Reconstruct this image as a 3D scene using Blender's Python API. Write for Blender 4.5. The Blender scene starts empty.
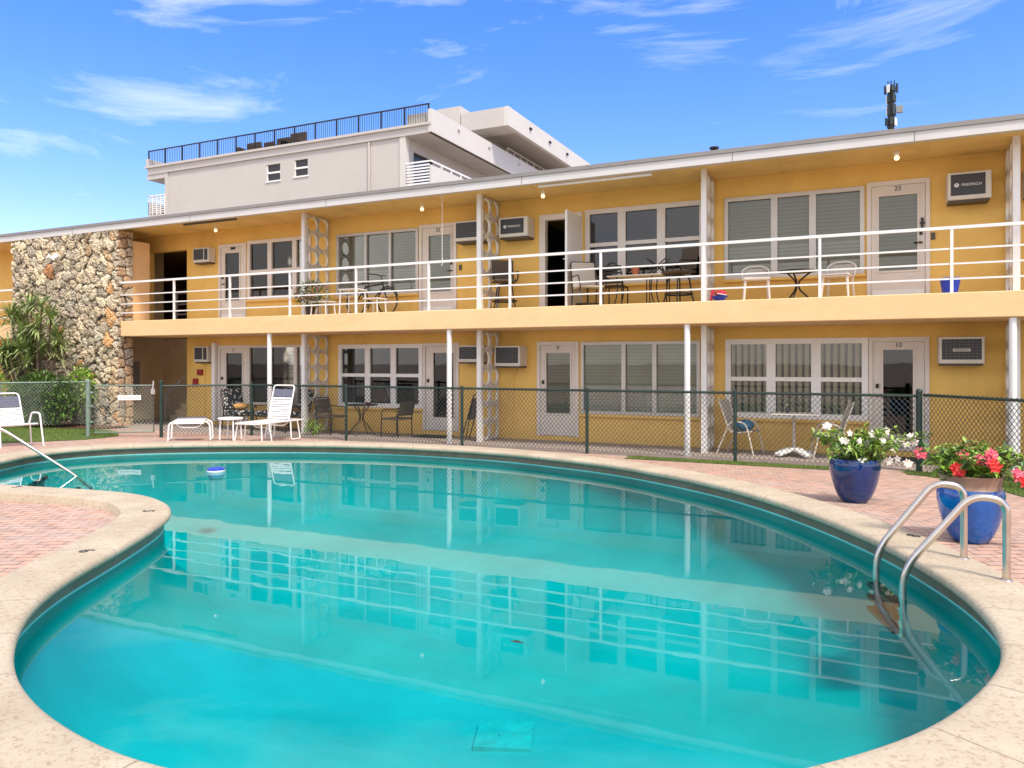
import bpy, math, random
import numpy as np
from mathutils import Vector, Matrix
random.seed(7)
PI=math.pi; rad=math.radians
S=bpy.context.scene; COL=S.collection
# ------------------------------------------------------------------ helpers
class MB:
    def __init__(s): s.v=[]; s.f=[]; s.m=[]; s.mi=0; s.M=None
    def vs(s,pts):
        n=len(s.v)
        for p in pts:
            p=Vector(p)
            if s.M is not None: p=s.M@p
            s.v.append(tuple(p))
        return n
    def face(s,idx): s.f.append(tuple(idx)); s.m.append(s.mi)
    def poly(s,pts):
        n=s.vs(pts); s.face(range(n,n+len(pts)))
    def box(s,x0,x1,y0,y1,z0,z1):
        n=s.vs([(x0,y0,z0),(x1,y0,z0),(x1,y1,z0),(x0,y1,z0),(x0,y0,z1),(x1,y0,z1),(x1,y1,z1),(x0,y1,z1)])
        for q in ((0,3,2,1),(4,5,6,7),(0,1,5,4),(1,2,6,5),(2,3,7,6),(3,0,4,7)): s.face([n+i for i in q])
    def bbox(s,x0,x1,y0,y1,z0,z1,b=.01):
        # box with chamfered vertical and horizontal edges (octagon profile in xz, inset caps in y)
        p=[(x0+b,z0),(x1-b,z0),(x1,z0+b),(x1,z1-b),(x1-b,z1),(x0+b,z1),(x0,z1-b),(x0,z0+b)]
        q=[(x0+2*b,z0+b),(x1-2*b,z0+b),(x1-b,z0+2*b),(x1-b,z1-2*b),(x1-2*b,z1-b),(x0+2*b,z1-b),(x0+b,z1-2*b),(x0+b,z0+2*b)]
        n=s.vs([(a,y0,c) for a,c in q]+[(a,y0+b,c) for a,c in p]+[(a,y1-b,c) for a,c in p]+[(a,y1,c) for a,c in q])
        s.face([n+i for i in range(8)])
        for k in range(3):
            for i in range(8):
                j=(i+1)%8; s.face((n+8*k+i,n+8*k+8+i,n+8*k+8+j,n+8*k+j))
        s.face([n+24+i for i in range(7,-1,-1)])
    def obox(s,c,size,rot=(0,0,0)):
        from mathutils import Euler
        R=Euler(rot).to_matrix(); n0=len(s.v); h=[d/2 for d in size]
        mm=s.M; s.M=(mm if mm is not None else Matrix())@Matrix.Translation(c)@R.to_4x4()
        s.box(-h[0],h[0],-h[1],h[1],-h[2],h[2]); s.M=mm
    def tube(s,pts,r,n=8,closed=False,caps=True):
        P=[Vector(p) for p in pts]; k=len(P)
        rr=r if isinstance(r,(list,tuple)) else [r]*k
        T=[]
        for i in range(k):
            a=P[i-1] if (i>0 or closed) else P[i]; b=P[(i+1)%k] if (i<k-1 or closed) else P[i]
            T.append((b-a).normalized())
        up=Vector((0,0,1)) if abs(T[0].z)<.9 else Vector((1,0,0))
        N=(up-T[0]*up.dot(T[0])).normalized(); rings=[]
        for i in range(k):
            N=(N-T[i]*N.dot(T[i])).normalized(); B=T[i].cross(N)
            rings.append(s.vs([P[i]+(N*math.cos(2*PI*j/n)+B*math.sin(2*PI*j/n))*rr[i] for j in range(n)]))
        for i in range(k if closed else k-1):
            a=rings[i]; b=rings[(i+1)%k]
            for j in range(n):
                s.face((a+j,a+(j+1)%n,b+(j+1)%n,b+j))
        if caps and not closed:
            s.face([rings[0]+j for j in range(n-1,-1,-1)]); s.face([rings[-1]+j for j in range(n)])
    def lathe(s,prof,c=(0,0,0),n=24,cap0=True,cap1=False):
        rings=[]
        for r,z in prof: rings.append(s.vs([(c[0]+r*math.cos(2*PI*j/n),c[1]+r*math.sin(2*PI*j/n),c[2]+z) for j in range(n)]))
        for a,b in zip(rings,rings[1:]):
            for j in range(n): s.face((a+j,a+(j+1)%n,b+(j+1)%n,b+j))
        if cap0: s.face([rings[0]+j for j in range(n-1,-1,-1)])
        if cap1: s.face([rings[-1]+j for j in range(n)])
    def ball(s,c,r,n=10,sc=(1,1,1)):
        m=n//2
        prof=[]
        rings=[]
        for i in range(1,m):
            t=-PI/2+PI*i/m
            rings.append(s.vs([(c[0]+sc[0]*r*math.cos(t)*math.cos(2*PI*j/n),c[1]+sc[1]*r*math.cos(t)*math.sin(2*PI*j/n),c[2]+sc[2]*r*math.sin(t)) for j in range(n)]))
        b=s.vs([(c[0],c[1],c[2]-r*sc[2]),(c[0],c[1],c[2]+r*sc[2])])
        for a,d in zip(rings,rings[1:]):
            for j in range(n): s.face((a+j,a+(j+1)%n,d+(j+1)%n,d+j))
        for j in range(n):
            s.face((b,rings[0]+(j+1)%n,rings[0]+j)); s.face((b+1,rings[-1]+j,rings[-1]+(j+1)%n))
    def leaf(s,p,d,L,w,droop=.3,up=None):
        d=Vector(d).normalized(); p=Vector(p)
        side=d.cross(Vector((0,0,1)) if up is None else Vector(up))
        if side.length<1e-3: side=Vector((1,0,0))
        side.normalize(); m=p+d*L*.5; t=p+d*L+Vector((0,0,-droop*L))
        n=s.vs([p,m+side*w*.5,t,m-side*w*.5]); s.face((n,n+1,n+2)); s.face((n,n+2,n+3))
    def build(s,name,mat,parent=None,smooth=False,world=True):
        me=bpy.data.meshes.new(name)
        off=Vector((0,0,0))
        if parent is not None and world:
            r=parent
            while r.parent is not None: r=r.parent
            off=Vector(r.location)
        me.from_pydata([tuple(Vector(v)-off) for v in s.v],[],s.f)
        mats=mat if isinstance(mat,(list,tuple)) else [mat]
        for m in mats: me.materials.append(m)
        if len(mats)>1: me.polygons.foreach_set('material_index',s.m)
        if smooth:
            me.polygons.foreach_set('use_smooth',[True]*len(me.polygons))
            try: me.set_sharp_from_angle(angle=rad(40))
            except Exception: pass
        me.update()
        o=bpy.data.objects.new(name,me); COL.objects.link(o)
        if parent is not None: o.parent=parent
        return o
def tag(o,label=None,cat=None,group=None,kind=None):
    if label: o['label']=label
    if cat: o['category']=cat
    if group: o['group']=group
    if kind: o['kind']=kind
    return o
def thing(name,label,cat,loc,rz=0,group=None):
    o=bpy.data.objects.new(name,None); COL.objects.link(o); o.empty_display_size=.2
    o.location=loc; o.rotation_euler=(0,0,rz)
    return tag(o,label,cat,group)
def dup(root,loc,rz,label,group=None):
    r=root.copy(); COL.objects.link(r); r.location=loc; r.rotation_euler=(0,0,rz); r['label']=label
    if group: r['group']=group
    for ch in list(root.children):
        c=ch.copy(); COL.objects.link(c); c.parent=r
        for g in list(ch.children):
            d=g.copy(); COL.objects.link(d); d.parent=c
    return r
def text_mesh(txt,size,depth=.004):
    cu=bpy.data.curves.new('t','FONT'); cu.body=txt; cu.size=size; cu.extrude=depth/2; cu.align_x='CENTER'; cu.align_y='CENTER'; cu.resolution_u=3
    o=bpy.data.objects.new('t',cu); COL.objects.link(o); bpy.context.view_layer.update()
    me=bpy.data.meshes.new_from_object(o); bpy.data.objects.remove(o); return me
def put_text(name,txt,size,loc,mat,parent,rot=(PI/2,0,0)):
    me=text_mesh(txt,size); me.name=name; me.materials.clear(); me.materials.append(mat)
    o=bpy.data.objects.new(name,me); COL.objects.link(o)
    r=parent
    while r.parent is not None: r=r.parent
    o.parent=parent; o.location=Vector(loc)-Vector(r.location); o.rotation_euler=rot
    return o
# ------------------------------------------------------------------ materials
def mat(name,col,rough=.6,metal=0,noise=0,nscale=6,bump=0,bscale=30,spec=.5,coat=0,dirt=None,em=None):
    m=bpy.data.materials.new(name); m.use_nodes=True; nt=m.node_tree; N=nt.nodes; L=nt.links
    b=N['Principled BSDF']; b.inputs['Roughness'].default_value=rough; b.inputs['Metallic'].default_value=metal
    b.inputs['Specular IOR Level'].default_value=spec; b.inputs['Coat Weight'].default_value=coat
    c=tuple(col)+(1,) if len(col)==3 else col
    b.inputs['Base Color'].default_value=c
    if em: b.inputs['Emission Color'].default_value=tuple(em[:3])+(1,); b.inputs['Emission Strength'].default_value=em[3]
    tc=N.new('ShaderNodeTexCoord')
    if noise:
        t=N.new('ShaderNodeTexNoise'); t.inputs['Scale'].default_value=nscale; t.inputs['Detail'].default_value=6; t.inputs['Roughness'].default_value=.65
        L.new(tc.outputs['Object'],t.inputs['Vector'])
        r=N.new('ShaderNodeMapRange'); r.inputs[1].default_value=.3; r.inputs[2].default_value=.7; r.inputs[3].default_value=1-noise; r.inputs[4].default_value=1+noise
        L.new(t.outputs['Fac'],r.inputs[0])
        mx=N.new('ShaderNodeMix'); mx.data_type='RGBA'; mx.blend_type='MULTIPLY'; mx.inputs[0].default_value=1
        mx.inputs[6].default_value=c; L.new(r.outputs[0],mx.inputs[7]); out=mx.outputs[2]
        if dirt:
            t2=N.new('ShaderNodeTexNoise'); t2.inputs['Scale'].default_value=dirt[1]; t2.inputs['Detail'].default_value=8; t2.inputs['Roughness'].default_value=.7
            mp=N.new('ShaderNodeMapping'); mp.inputs['Scale'].default_value=dirt[2]; L.new(tc.outputs['Object'],mp.inputs[0]); L.new(mp.outputs[0],t2.inputs['Vector'])
            r2=N.new('ShaderNodeMapRange'); r2.inputs[1].default_value=.52; r2.inputs[2].default_value=.75; r2.inputs[3].default_value=0; r2.inputs[4].default_value=dirt[3]
            L.new(t2.outputs['Fac'],r2.inputs[0])
            m2=N.new('ShaderNodeMix'); m2.data_type='RGBA'; L.new(r2.outputs[0],m2.inputs[0]); L.new(out,m2.inputs[6]); m2.inputs[7].default_value=tuple(dirt[0])+(1,); out=m2.outputs[2]
        L.new(out,b.inputs['Base Color'])
    if bump:
        t=N.new('ShaderNodeTexNoise'); t.inputs['Scale'].default_value=bscale; t.inputs['Detail'].default_value=5; L.new(tc.outputs['Object'],t.inputs['Vector'])
        bp=N.new('ShaderNodeBump'); bp.inputs['Strength'].default_value=bump; bp.inputs['Distance'].default_value=.01; L.new(t.outputs['Fac'],bp.inputs['Height']); L.new(bp.outputs[0],b.inputs['Normal'])
    return m
YEL=(.80,.52,.14)
M={}
M['wall']=mat('yellow_stucco',YEL,.85,noise=.07,nscale=1.6,bump=.25,bscale=90,dirt=((.40,.20,.06),1.1,(1,1,.35),.22))
M['soffit']=mat('soffit_paint',(.78,.54,.20),.85,noise=.10,nscale=1.3,bump=.1,bscale=40,dirt=((.32,.17,.06),.9,(1,.5,1),.30))
M['slab']=mat('slab_paint',(.82,.55,.28),.8,noise=.05,nscale=1.5,bump=.15,bscale=60,dirt=((.48,.28,.10),1.3,(.6,1,3),.25))
M['fascia']=mat('fascia_white',(.62,.60,.575),.6,noise=.05,nscale=2,dirt=((.42,.38,.33),1.2,(.5,1,4),.25))
M['drip']=mat('drip_edge',(.26,.245,.225),.5,noise=.08,nscale=3,metal=.2)
M['white']=mat('white_paint',(.80,.79,.76),.45,noise=.05,nscale=5,dirt=((.5,.44,.36),3,(1,1,1),.25))
M['cream']=mat('cream_paint',(.71,.66,.60),.5,noise=.05,nscale=4,dirt=((.48,.40,.30),2.5,(1,1,1),.2))
M['doorpaint']=mat('door_paint',(.68,.62,.55),.45,noise=.05,nscale=4)
M['alu']=mat('aluminium',(.55,.52,.48),.4,metal=.3,noise=.06,nscale=6)
M['bronze']=mat('dark_frame',(.06,.05,.045),.5)
M['breeze']=mat('breeze_block',(.70,.67,.60),.85,noise=.09,nscale=8,bump=.3,bscale=60,dirt=((.42,.34,.25),3,(1,1,1),.3))
M['black']=mat('black_paint',(.015,.014,.014),.45)
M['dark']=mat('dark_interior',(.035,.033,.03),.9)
M['tan']=mat('stair_tan',(.66,.48,.26),.9,noise=.1,nscale=2)
M['blind']=None
M['acbody']=mat('ac_casing',(.66,.62,.54),.5,noise=.06,nscale=8,dirt=((.4,.33,.24),5,(1,1,1),.25))
M['acgrille']=mat('ac_grille',(.035,.038,.042),.5)
M['concrete']=mat('walkway_concrete',(.33,.27,.23),.9,noise=.14,nscale=1.5,bump=.3,bscale=50,dirt=((.2,.16,.13),2,(1,1,1),.3))
M['fence']=mat('fence_green',(.012,.035,.028),.45,noise=.2,nscale=8)
M['fence2']=mat('fence_faded_lit',(.17,.24,.19),.5,noise=.2,nscale=9,dirt=((.35,.36,.33),6,(1,1,1),.5))  # left fence and gate: lit look put into a paler green, besides fading
M['wire']=mat('fence_wire',(.014,.026,.022),.5)
M['wire2']=mat('fence_wire_faded_lit',(.22,.25,.20),.5)  # same wire, paler: its lit look is put into the colour
M['steel']=mat('steel_tube',(.62,.57,.50),.22,metal=1,noise=.1,nscale=9,bump=.04,bscale=20)
M['strap']=mat('white_vinyl',(.80,.79,.77),.35,noise=.04,nscale=9)
M['navy']=mat('navy_vinyl',(.12,.125,.17),.4)
M['brownmesh']=mat('brown_sling',(.085,.06,.04),.8,noise=.15,nscale=40)
M['darkmetal']=mat('dark_metal',(.022,.018,.015),.4,metal=.4)
M['beige']=mat('beige_sling',(.50,.44,.35),.8,noise=.08,nscale=50)
M['creamtube']=mat('cream_tube',(.68,.62,.50),.4)
M['blue']=mat('blue_glaze',(.0,.085,.36),.08,noise=.35,nscale=4,coat=.6,bump=.05,bscale=12,dirt=((.0,.15,.50),2.2,(1,1,.5),.6))
M['blue2']=mat('blue_glaze_dark',(.0,.024,.13),.08,noise=.4,nscale=4,coat=.6,bump=.05,bscale=12,dirt=((.0,.04,.20),2.2,(1,1,.5),.6))
M['rim']=mat('brown_rim',(.26,.16,.11),.5,noise=.2,nscale=6)
M['soil']=mat('soil',(.04,.025,.018),.95,noise=.3,nscale=20,bump=.5,bscale=40)
M['leaf']=mat('leaf_green',(.27,.42,.06),.45,noise=.35,nscale=9)
M['leaf2']=mat('leaf_dark',(.065,.14,.03),.5,noise=.35,nscale=5)
M['yucca']=mat('yucca_leaf',(.25,.33,.10),.5,noise=.4,nscale=3)
M['bark']=mat('bark',(.16,.11,.075),.9,noise=.3,nscale=9,bump=.5)
M['petalw']=mat('white_petal',(.85,.78,.70),.6)
M['petalr']=mat('red_petal',(.72,.03,.03),.5)
M['petalp']=mat('pink_petal',(.80,.10,.16),.5)
M['petalc']=mat('yellow_heart',(.75,.45,.05),.6)
M['grass']=mat('grass_blades',(.11,.17,.018),.7,noise=.3,nscale=1.5)
M['lawn']=mat('lawn',(.085,.13,.02),.9,noise=.3,nscale=4,bump=.6,bscale=80)
M['mulch']=mat('mulch',(.13,.06,.035),.95,noise=.4,nscale=20,bump=.7,bscale=50)
M['grey']=mat('grey_building',(.52,.49,.45),.8,noise=.04,nscale=.6,bump=.05,bscale=20,dirt=((.36,.33,.30),.35,(1,1,.2),.18))
M['grey_lit']=mat('sunlit_grey_building',(.60,.58,.535),.75,noise=.04,nscale=.6,dirt=((.5,.46,.40),.5,(1,1,.3),.2))  # lighter copy of the grey: sunlit sides put into the colour
M['wicker']=mat('brown_wicker',(.05,.032,.024),.8,noise=.3,nscale=14)
M['rust']=mat('red_enamel',(.28,.02,.015),.4)
M['bulb']=mat('lit_bulb',(.9,.8,.6),.4,em=(1.0,.74,.42,.85))
M['terra']=mat('terracotta',(.42,.12,.05),.7,noise=.1,nscale=10)
M['mat']=mat('rubber_mat',(.02,.017,.015),.9,noise=.2,nscale=30)
M['tile']=mat('waterline_tile',(.15,.115,.075),.4,noise=.25,nscale=5,dirt=((.16,.10,.05),2.5,(1,1,14),.9))
M['cushion']=None
M['rubber']=mat('tyre',(.02,.02,.02),.8)
M['bucketblue']=mat('blue_plastic',(.01,.05,.5),.35)
M['redplastic']=mat('red_plastic',(.6,.02,.06),.35)
M['cyan']=mat('cyan_cushion',(.03,.14,.26),.8,noise=.5,nscale=14)
M['orange']=mat('orange_pillow',(.60,.33,.10),.85,noise=.1,nscale=8)
M['stain']=mat('black_marker',(.03,.03,.03),.6)
M['roofing']=mat('roofing',(.32,.31,.30),.9,noise=.1,nscale=1)

def nodes(name):
    m=bpy.data.materials.new(name); m.use_nodes=True; return m,m.node_tree.nodes,m.node_tree.links,m.node_tree.nodes['Principled BSDF']
def stripes(name,ca,cb,scale,axis,duty=.5,rough=.7,soft=.1,noise=.12):
    m,N,L,b=nodes(name); tc=N.new('ShaderNodeTexCoord'); sp=N.new('ShaderNodeSeparateXYZ'); L.new(tc.outputs['Object'],sp.inputs[0])
    mu=N.new('ShaderNodeMath'); mu.operation='MULTIPLY'; mu.inputs[1].default_value=scale; L.new(sp.outputs[axis],mu.inputs[0])
    fr=N.new('ShaderNodeMath'); fr.operation='FRACT'; L.new(mu.outputs[0],fr.inputs[0])
    r=N.new('ShaderNodeMapRange'); r.inputs[1].default_value=duty-soft; r.inputs[2].default_value=duty+soft; L.new(fr.outputs[0],r.inputs[0])
    mx=N.new('ShaderNodeMix'); mx.data_type='RGBA'; mx.inputs[6].default_value=ca+(1,); mx.inputs[7].default_value=cb+(1,); L.new(r.outputs[0],mx.inputs[0])
    t=N.new('ShaderNodeTexNoise'); t.inputs['Scale'].default_value=1.3; t.inputs['Detail'].default_value=3; L.new(tc.outputs['Object'],t.inputs['Vector'])
    r2=N.new('ShaderNodeMapRange'); r2.inputs[1].default_value=.3; r2.inputs[2].default_value=.7; r2.inputs[3].default_value=1-noise; r2.inputs[4].default_value=1+noise; L.new(t.outputs['Fac'],r2.inputs[0])
    m2=N.new('ShaderNodeMix'); m2.data_type='RGBA'; m2.blend_type='MULTIPLY'; m2.inputs[0].default_value=1; L.new(mx.outputs[2],m2.inputs[6]); L.new(r2.outputs[0],m2.inputs[7])
    L.new(m2.outputs[2],b.inputs['Base Color']); b.inputs['Roughness'].default_value=rough
    return m
M['blind']=stripes('slat_blind',(.68,.63,.58),(.48,.44,.41),14,2,.75)
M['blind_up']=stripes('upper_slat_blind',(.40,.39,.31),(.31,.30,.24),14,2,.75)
M['blind_u']=stripes('slat_blind_darker',(.40,.37,.34),(.27,.25,.23),14,2,.75)  # slats of a darker colour, for upstairs windows
M['blind_up_u']=stripes('upper_slat_blind_darker',(.225,.21,.165),(.16,.15,.12),14,2,.75)
M['blind_dark']=stripes('dark_slat_blind',(.10,.095,.09),(.04,.04,.04),16,2,.7)
M['blind_v']=stripes('vertical_blind',(.55,.48,.37),(.07,.06,.05),8,0,.6,soft=.12)
M['jal']=stripes('jalousie_slats',(.22,.20,.17),(.05,.05,.045),11,2,.7)
# black and white floral fabric
m,N,L,b=nodes('floral_fabric'); tc=N.new('ShaderNodeTexCoord'); v=N.new('ShaderNodeTexVoronoi'); v.inputs['Scale'].default_value=14; L.new(tc.outputs['Object'],v.inputs['Vector'])
cr=N.new('ShaderNodeValToRGB'); cr.color_ramp.elements[0].color=(.6,.58,.52,1); cr.color_ramp.elements[0].position=.34; cr.color_ramp.elements[1].color=(.02,.02,.025,1); cr.color_ramp.elements[1].position=.42
L.new(v.outputs['Distance'],cr.inputs[0]); L.new(cr.outputs[0],b.inputs['Base Color']); b.inputs['Roughness'].default_value=.9; M['cushion']=m
# glass
def glass(name,tint=(.75,.8,.78),ior=1.7,rough=.015):
    m=bpy.data.materials.new(name); m.use_nodes=True; N=m.node_tree.nodes; L=m.node_tree.links; N.clear()
    o=N.new('ShaderNodeOutputMaterial'); mx=N.new('ShaderNodeMixShader'); f=N.new('ShaderNodeFresnel'); f.inputs['IOR'].default_value=ior
    t=N.new('ShaderNodeBsdfTransparent'); t.inputs[0].default_value=tint+(1,); g=N.new('ShaderNodeBsdfGlossy'); g.inputs['Roughness'].default_value=rough; g.inputs[0].default_value=(1,.96,.92,1)
    tc=N.new('ShaderNodeTexCoord'); n=N.new('ShaderNodeTexNoise'); n.inputs['Scale'].default_value=1.6; n.inputs['Detail'].default_value=1; L.new(tc.outputs['Object'],n.inputs['Vector'])
    bp=N.new('ShaderNodeBump'); bp.inputs['Strength'].default_value=.07; bp.inputs['Distance'].default_value=.01; L.new(n.outputs['Fac'],bp.inputs['Height']); L.new(bp.outputs[0],g.inputs['Normal'])
    L.new(f.outputs[0],mx.inputs[0]); L.new(t.outputs[0],mx.inputs[1]); L.new(g.outputs[0],mx.inputs[2]); L.new(mx.outputs[0],o.inputs[0]); return m
M['glass']=glass('window_glass',(.92,.94,.91),1.5); M['glassd']=glass('dark_window_glass',(.45,.48,.50),1.6)
M['tankglass']=glass('balustrade_glass',(.80,.88,.92),1.4)
# water
m=bpy.data.materials.new('pool_water'); m.use_nodes=True; N=m.node_tree.nodes; L=m.node_tree.links; N.clear()
o=N.new('ShaderNodeOutputMaterial'); mx=N.new('ShaderNodeMixShader'); f=N.new('ShaderNodeFresnel'); f.inputs['IOR'].default_value=1.31
t=N.new('ShaderNodeBsdfTransparent'); t.inputs[0].default_value=(.025,.83,.865,1); g=N.new('ShaderNodeBsdfGlossy'); g.inputs['Roughness'].default_value=.012
tc=N.new('ShaderNodeTexCoord'); n=N.new('ShaderNodeTexNoise'); n.inputs['Scale'].default_value=1.1; n.inputs['Detail'].default_value=3; n.inputs['Roughness'].default_value=.45; L.new(tc.outputs['Object'],n.inputs['Vector'])
bp=N.new('ShaderNodeBump'); bp.inputs['Strength'].default_value=.075; bp.inputs['Distance'].default_value=.02; L.new(n.outputs['Fac'],bp.inputs['Height'])
L.new(bp.outputs[0],g.inputs['Normal']); L.new(bp.outputs[0],f.inputs['Normal'])
L.new(f.outputs[0],mx.inputs[0]); L.new(t.outputs[0],mx.inputs[1]); L.new(g.outputs[0],mx.inputs[2]); L.new(mx.outputs[0],o.inputs[0]); M['water']=m
M['basin']=mat('pool_plaster',(.19,.55,.53),.8,noise=.16,nscale=.8,dirt=((.14,.44,.46),.45,(1,1,1),.6))
# coping (uv.x = arc length in metres)
m,N,L,b=nodes('coping_stone'); tc=N.new('ShaderNodeTexCoord'); uv=N.new('ShaderNodeUVMap'); uv.uv_map='UVMap'
sp=N.new('ShaderNodeSeparateXYZ'); L.new(uv.outputs[0],sp.inputs[0])
v=N.new('ShaderNodeTexVoronoi'); v.inputs['Scale'].default_value=105; L.new(tc.outputs['Object'],v.inputs['Vector'])
n1=N.new('ShaderNodeTexNoise'); n1.inputs['Scale'].default_value=2.2; n1.inputs['Detail'].default_value=6; L.new(tc.outputs['Object'],n1.inputs['Vector'])
n2=N.new('ShaderNodeTexNoise'); n2.inputs['Scale'].default_value=38; n2.inputs['Detail'].default_value=4; n2.inputs['Roughness'].default_value=.7; L.new(tc.outputs['Object'],n2.inputs['Vector'])
c1=N.new('ShaderNodeValToRGB'); c1.color_ramp.elements[0].color=(.41,.335,.235,1); c1.color_ramp.elements[0].position=.3; c1.color_ramp.elements[1].color=(.52,.44,.32,1); c1.color_ramp.elements[1].position=.7; L.new(n1.outputs['Fac'],c1.inputs[0])
c2=N.new('ShaderNodeValToRGB'); c2.color_ramp.elements[0].color=(.66,.56,.48,1); c2.color_ramp.elements[0].position=.33; c2.color_ramp.elements[1].color=(1,1,1,1); c2.color_ramp.elements[1].position=.48; L.new(n2.outputs['Fac'],c2.inputs[0])
ma=N.new('ShaderNodeMix'); ma.data_type='RGBA'; ma.blend_type='MULTIPLY'; ma.inputs[0].default_value=.8; L.new(c1.outputs[0],ma.inputs[6]); L.new(c2.outputs[0],ma.inputs[7])
vr=N.new('ShaderNodeMapRange'); vr.inputs[1].default_value=.87; vr.inputs[2].default_value=.9; L.new(v.outputs['Color'],vr.inputs[0])
mb=N.new('ShaderNodeMix'); mb.data_type='RGBA'; L.new(vr.outputs[0],mb.inputs[0]); L.new(ma.outputs[2],mb.inputs[6]); mb.inputs[7].default_value=(.38,.27,.19,1)
fr=N.new('ShaderNodeMath'); fr.operation='FRACT'; mu=N.new('ShaderNodeMath'); mu.operation='MULTIPLY'; mu.inputs[1].default_value=1/.62; L.new(sp.outputs[0],mu.inputs[0]); L.new(mu.outputs[0],fr.inputs[0])
lt=N.new('ShaderNodeMath'); lt.operation='LESS_THAN'; lt.inputs[1].default_value=.02; L.new(fr.outputs[0],lt.inputs[0])
jm=N.new('ShaderNodeMath'); jm.operation='MULTIPLY'; L.new(lt.outputs[0],jm.inputs[0])
jr=N.new('ShaderNodeMapRange'); jr.inputs[1].default_value=.42; jr.inputs[2].default_value=.58; jr.inputs[3].default_value=.15; jr.inputs[4].default_value=.7; L.new(n1.outputs['Fac'],jr.inputs[0]); L.new(jr.outputs[0],jm.inputs[1])
mc=N.new('ShaderNodeMix'); mc.data_type='RGBA'; L.new(jm.outputs[0],mc.inputs[0]); L.new(mb.outputs[2],mc.inputs[6]); mc.inputs[7].default_value=(.22,.17,.13,1)
L.new(mc.outputs[2],b.inputs['Base Color']); b.inputs['Roughness'].default_value=.85
bp=N.new('ShaderNodeBump'); bp.inputs['Strength'].default_value=.5; bp.inputs['Distance'].default_value=.006; L.new(n2.outputs['Fac'],bp.inputs['Height']); L.new(bp.outputs[0],b.inputs['Normal']); M['coping']=m
# brick pavers
m,N,L,b=nodes('pink_pavers'); tc=N.new('ShaderNodeTexCoord'); mp=N.new('ShaderNodeMapping'); mp.inputs['Rotation'].default_value=(0,0,-rad(28)); L.new(tc.outputs['Object'],mp.inputs[0])
br=N.new('ShaderNodeTexBrick'); br.inputs['Scale'].default_value=1; br.inputs['Brick Width'].default_value=.21; br.inputs['Row Height'].default_value=.105; br.inputs['Mortar Size'].default_value=.007; br.inputs['Mortar Smooth'].default_value=.4
br.inputs['Color1'].default_value=(.54,.325,.235,1); br.inputs['Color2'].default_value=(.42,.31,.25,1); br.inputs['Mortar'].default_value=(.16,.11,.085,1); br.inputs['Bias'].default_value=-.1
L.new(mp.outputs[0],br.inputs['Vector'])
n1=N.new('ShaderNodeTexNoise'); n1.inputs['Scale'].default_value=1.3; n1.inputs['Detail'].default_value=8; n1.inputs['Roughness'].default_value=.65; L.new(tc.outputs['Object'],n1.inputs['Vector'])
r1=N.new('ShaderNodeMapRange'); r1.inputs[1].default_value=.5; r1.inputs[2].default_value=.72; r1.inputs[4].default_value=.65; L.new(n1.outputs['Fac'],r1.inputs[0])
m1=N.new('ShaderNodeMix'); m1.data_type='RGBA'; L.new(r1.outputs[0],m1.inputs[0]); L.new(br.outputs['Color'],m1.inputs[6]); m1.inputs[7].default_value=(.43,.35,.30,1)
n2=N.new('ShaderNodeTexNoise'); n2.inputs['Scale'].default_value=7; n2.inputs['Detail'].default_value=6; L.new(tc.outputs['Object'],n2.inputs['Vector'])
r2=N.new('ShaderNodeMapRange'); r2.inputs[1].default_value=.3; r2.inputs[2].default_value=.7; r2.inputs[3].default_value=.8; r2.inputs[4].default_value=1.18; L.new(n2.outputs['Fac'],r2.inputs[0])
m2=N.new('ShaderNodeMix'); m2.data_type='RGBA'; m2.blend_type='MULTIPLY'; m2.inputs[0].default_value=1; L.new(m1.outputs[2],m2.inputs[6]); L.new(r2.outputs[0],m2.inputs[7]); L.new(m2.outputs[2],b.inputs['Base Color']); b.inputs['Roughness'].default_value=.85
bp=N.new('ShaderNodeBump'); bp.inputs['Strength'].default_value=.6; bp.inputs['Distance'].default_value=.008; iv=N.new('ShaderNodeMath'); iv.operation='SUBTRACT'; iv.inputs[0].default_value=1; L.new(br.outputs['Fac'],iv.inputs[1]); L.new(iv.outputs[0],bp.inputs['Height']); L.new(bp.outputs[0],b.inputs['Normal']); M['paver']=m
# coral rock: colour attribute per stone
m,N,L,b=nodes('coral_rock'); at=N.new('ShaderNodeAttribute'); at.attribute_name='Stone'; tc=N.new('ShaderNodeTexCoord')
n1=N.new('ShaderNodeTexNoise'); n1.inputs['Scale'].default_value=26; n1.inputs['Detail'].default_value=7; n1.inputs['Roughness'].default_value=.75; L.new(tc.outputs['Object'],n1.inputs['Vector'])
c1=N.new('ShaderNodeValToRGB'); c1.color_ramp.elements[0].color=(.16,.13,.10,1); c1.color_ramp.elements[0].position=.37; c1.color_ramp.elements[1].color=(1.35,1.33,1.28,1); c1.color_ramp.elements[1].position=.54; L.new(n1.outputs['Fac'],c1.inputs[0])
m1=N.new('ShaderNodeMix'); m1.data_type='RGBA'; m1.blend_type='MULTIPLY'; m1.inputs[0].default_value=.9; L.new(at.outputs['Color'],m1.inputs[6]); L.new(c1.outputs[0],m1.inputs[7]); L.new(m1.outputs[2],b.inputs['Base Color'])
bp=N.new('ShaderNodeBump'); bp.inputs['Strength'].default_value=1; bp.inputs['Distance'].default_value=.04; L.new(n1.outputs['Fac'],bp.inputs['Height']); L.new(bp.outputs[0],b.inputs['Normal']); b.inputs['Roughness'].default_value=.95; M['rock']=m

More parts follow.
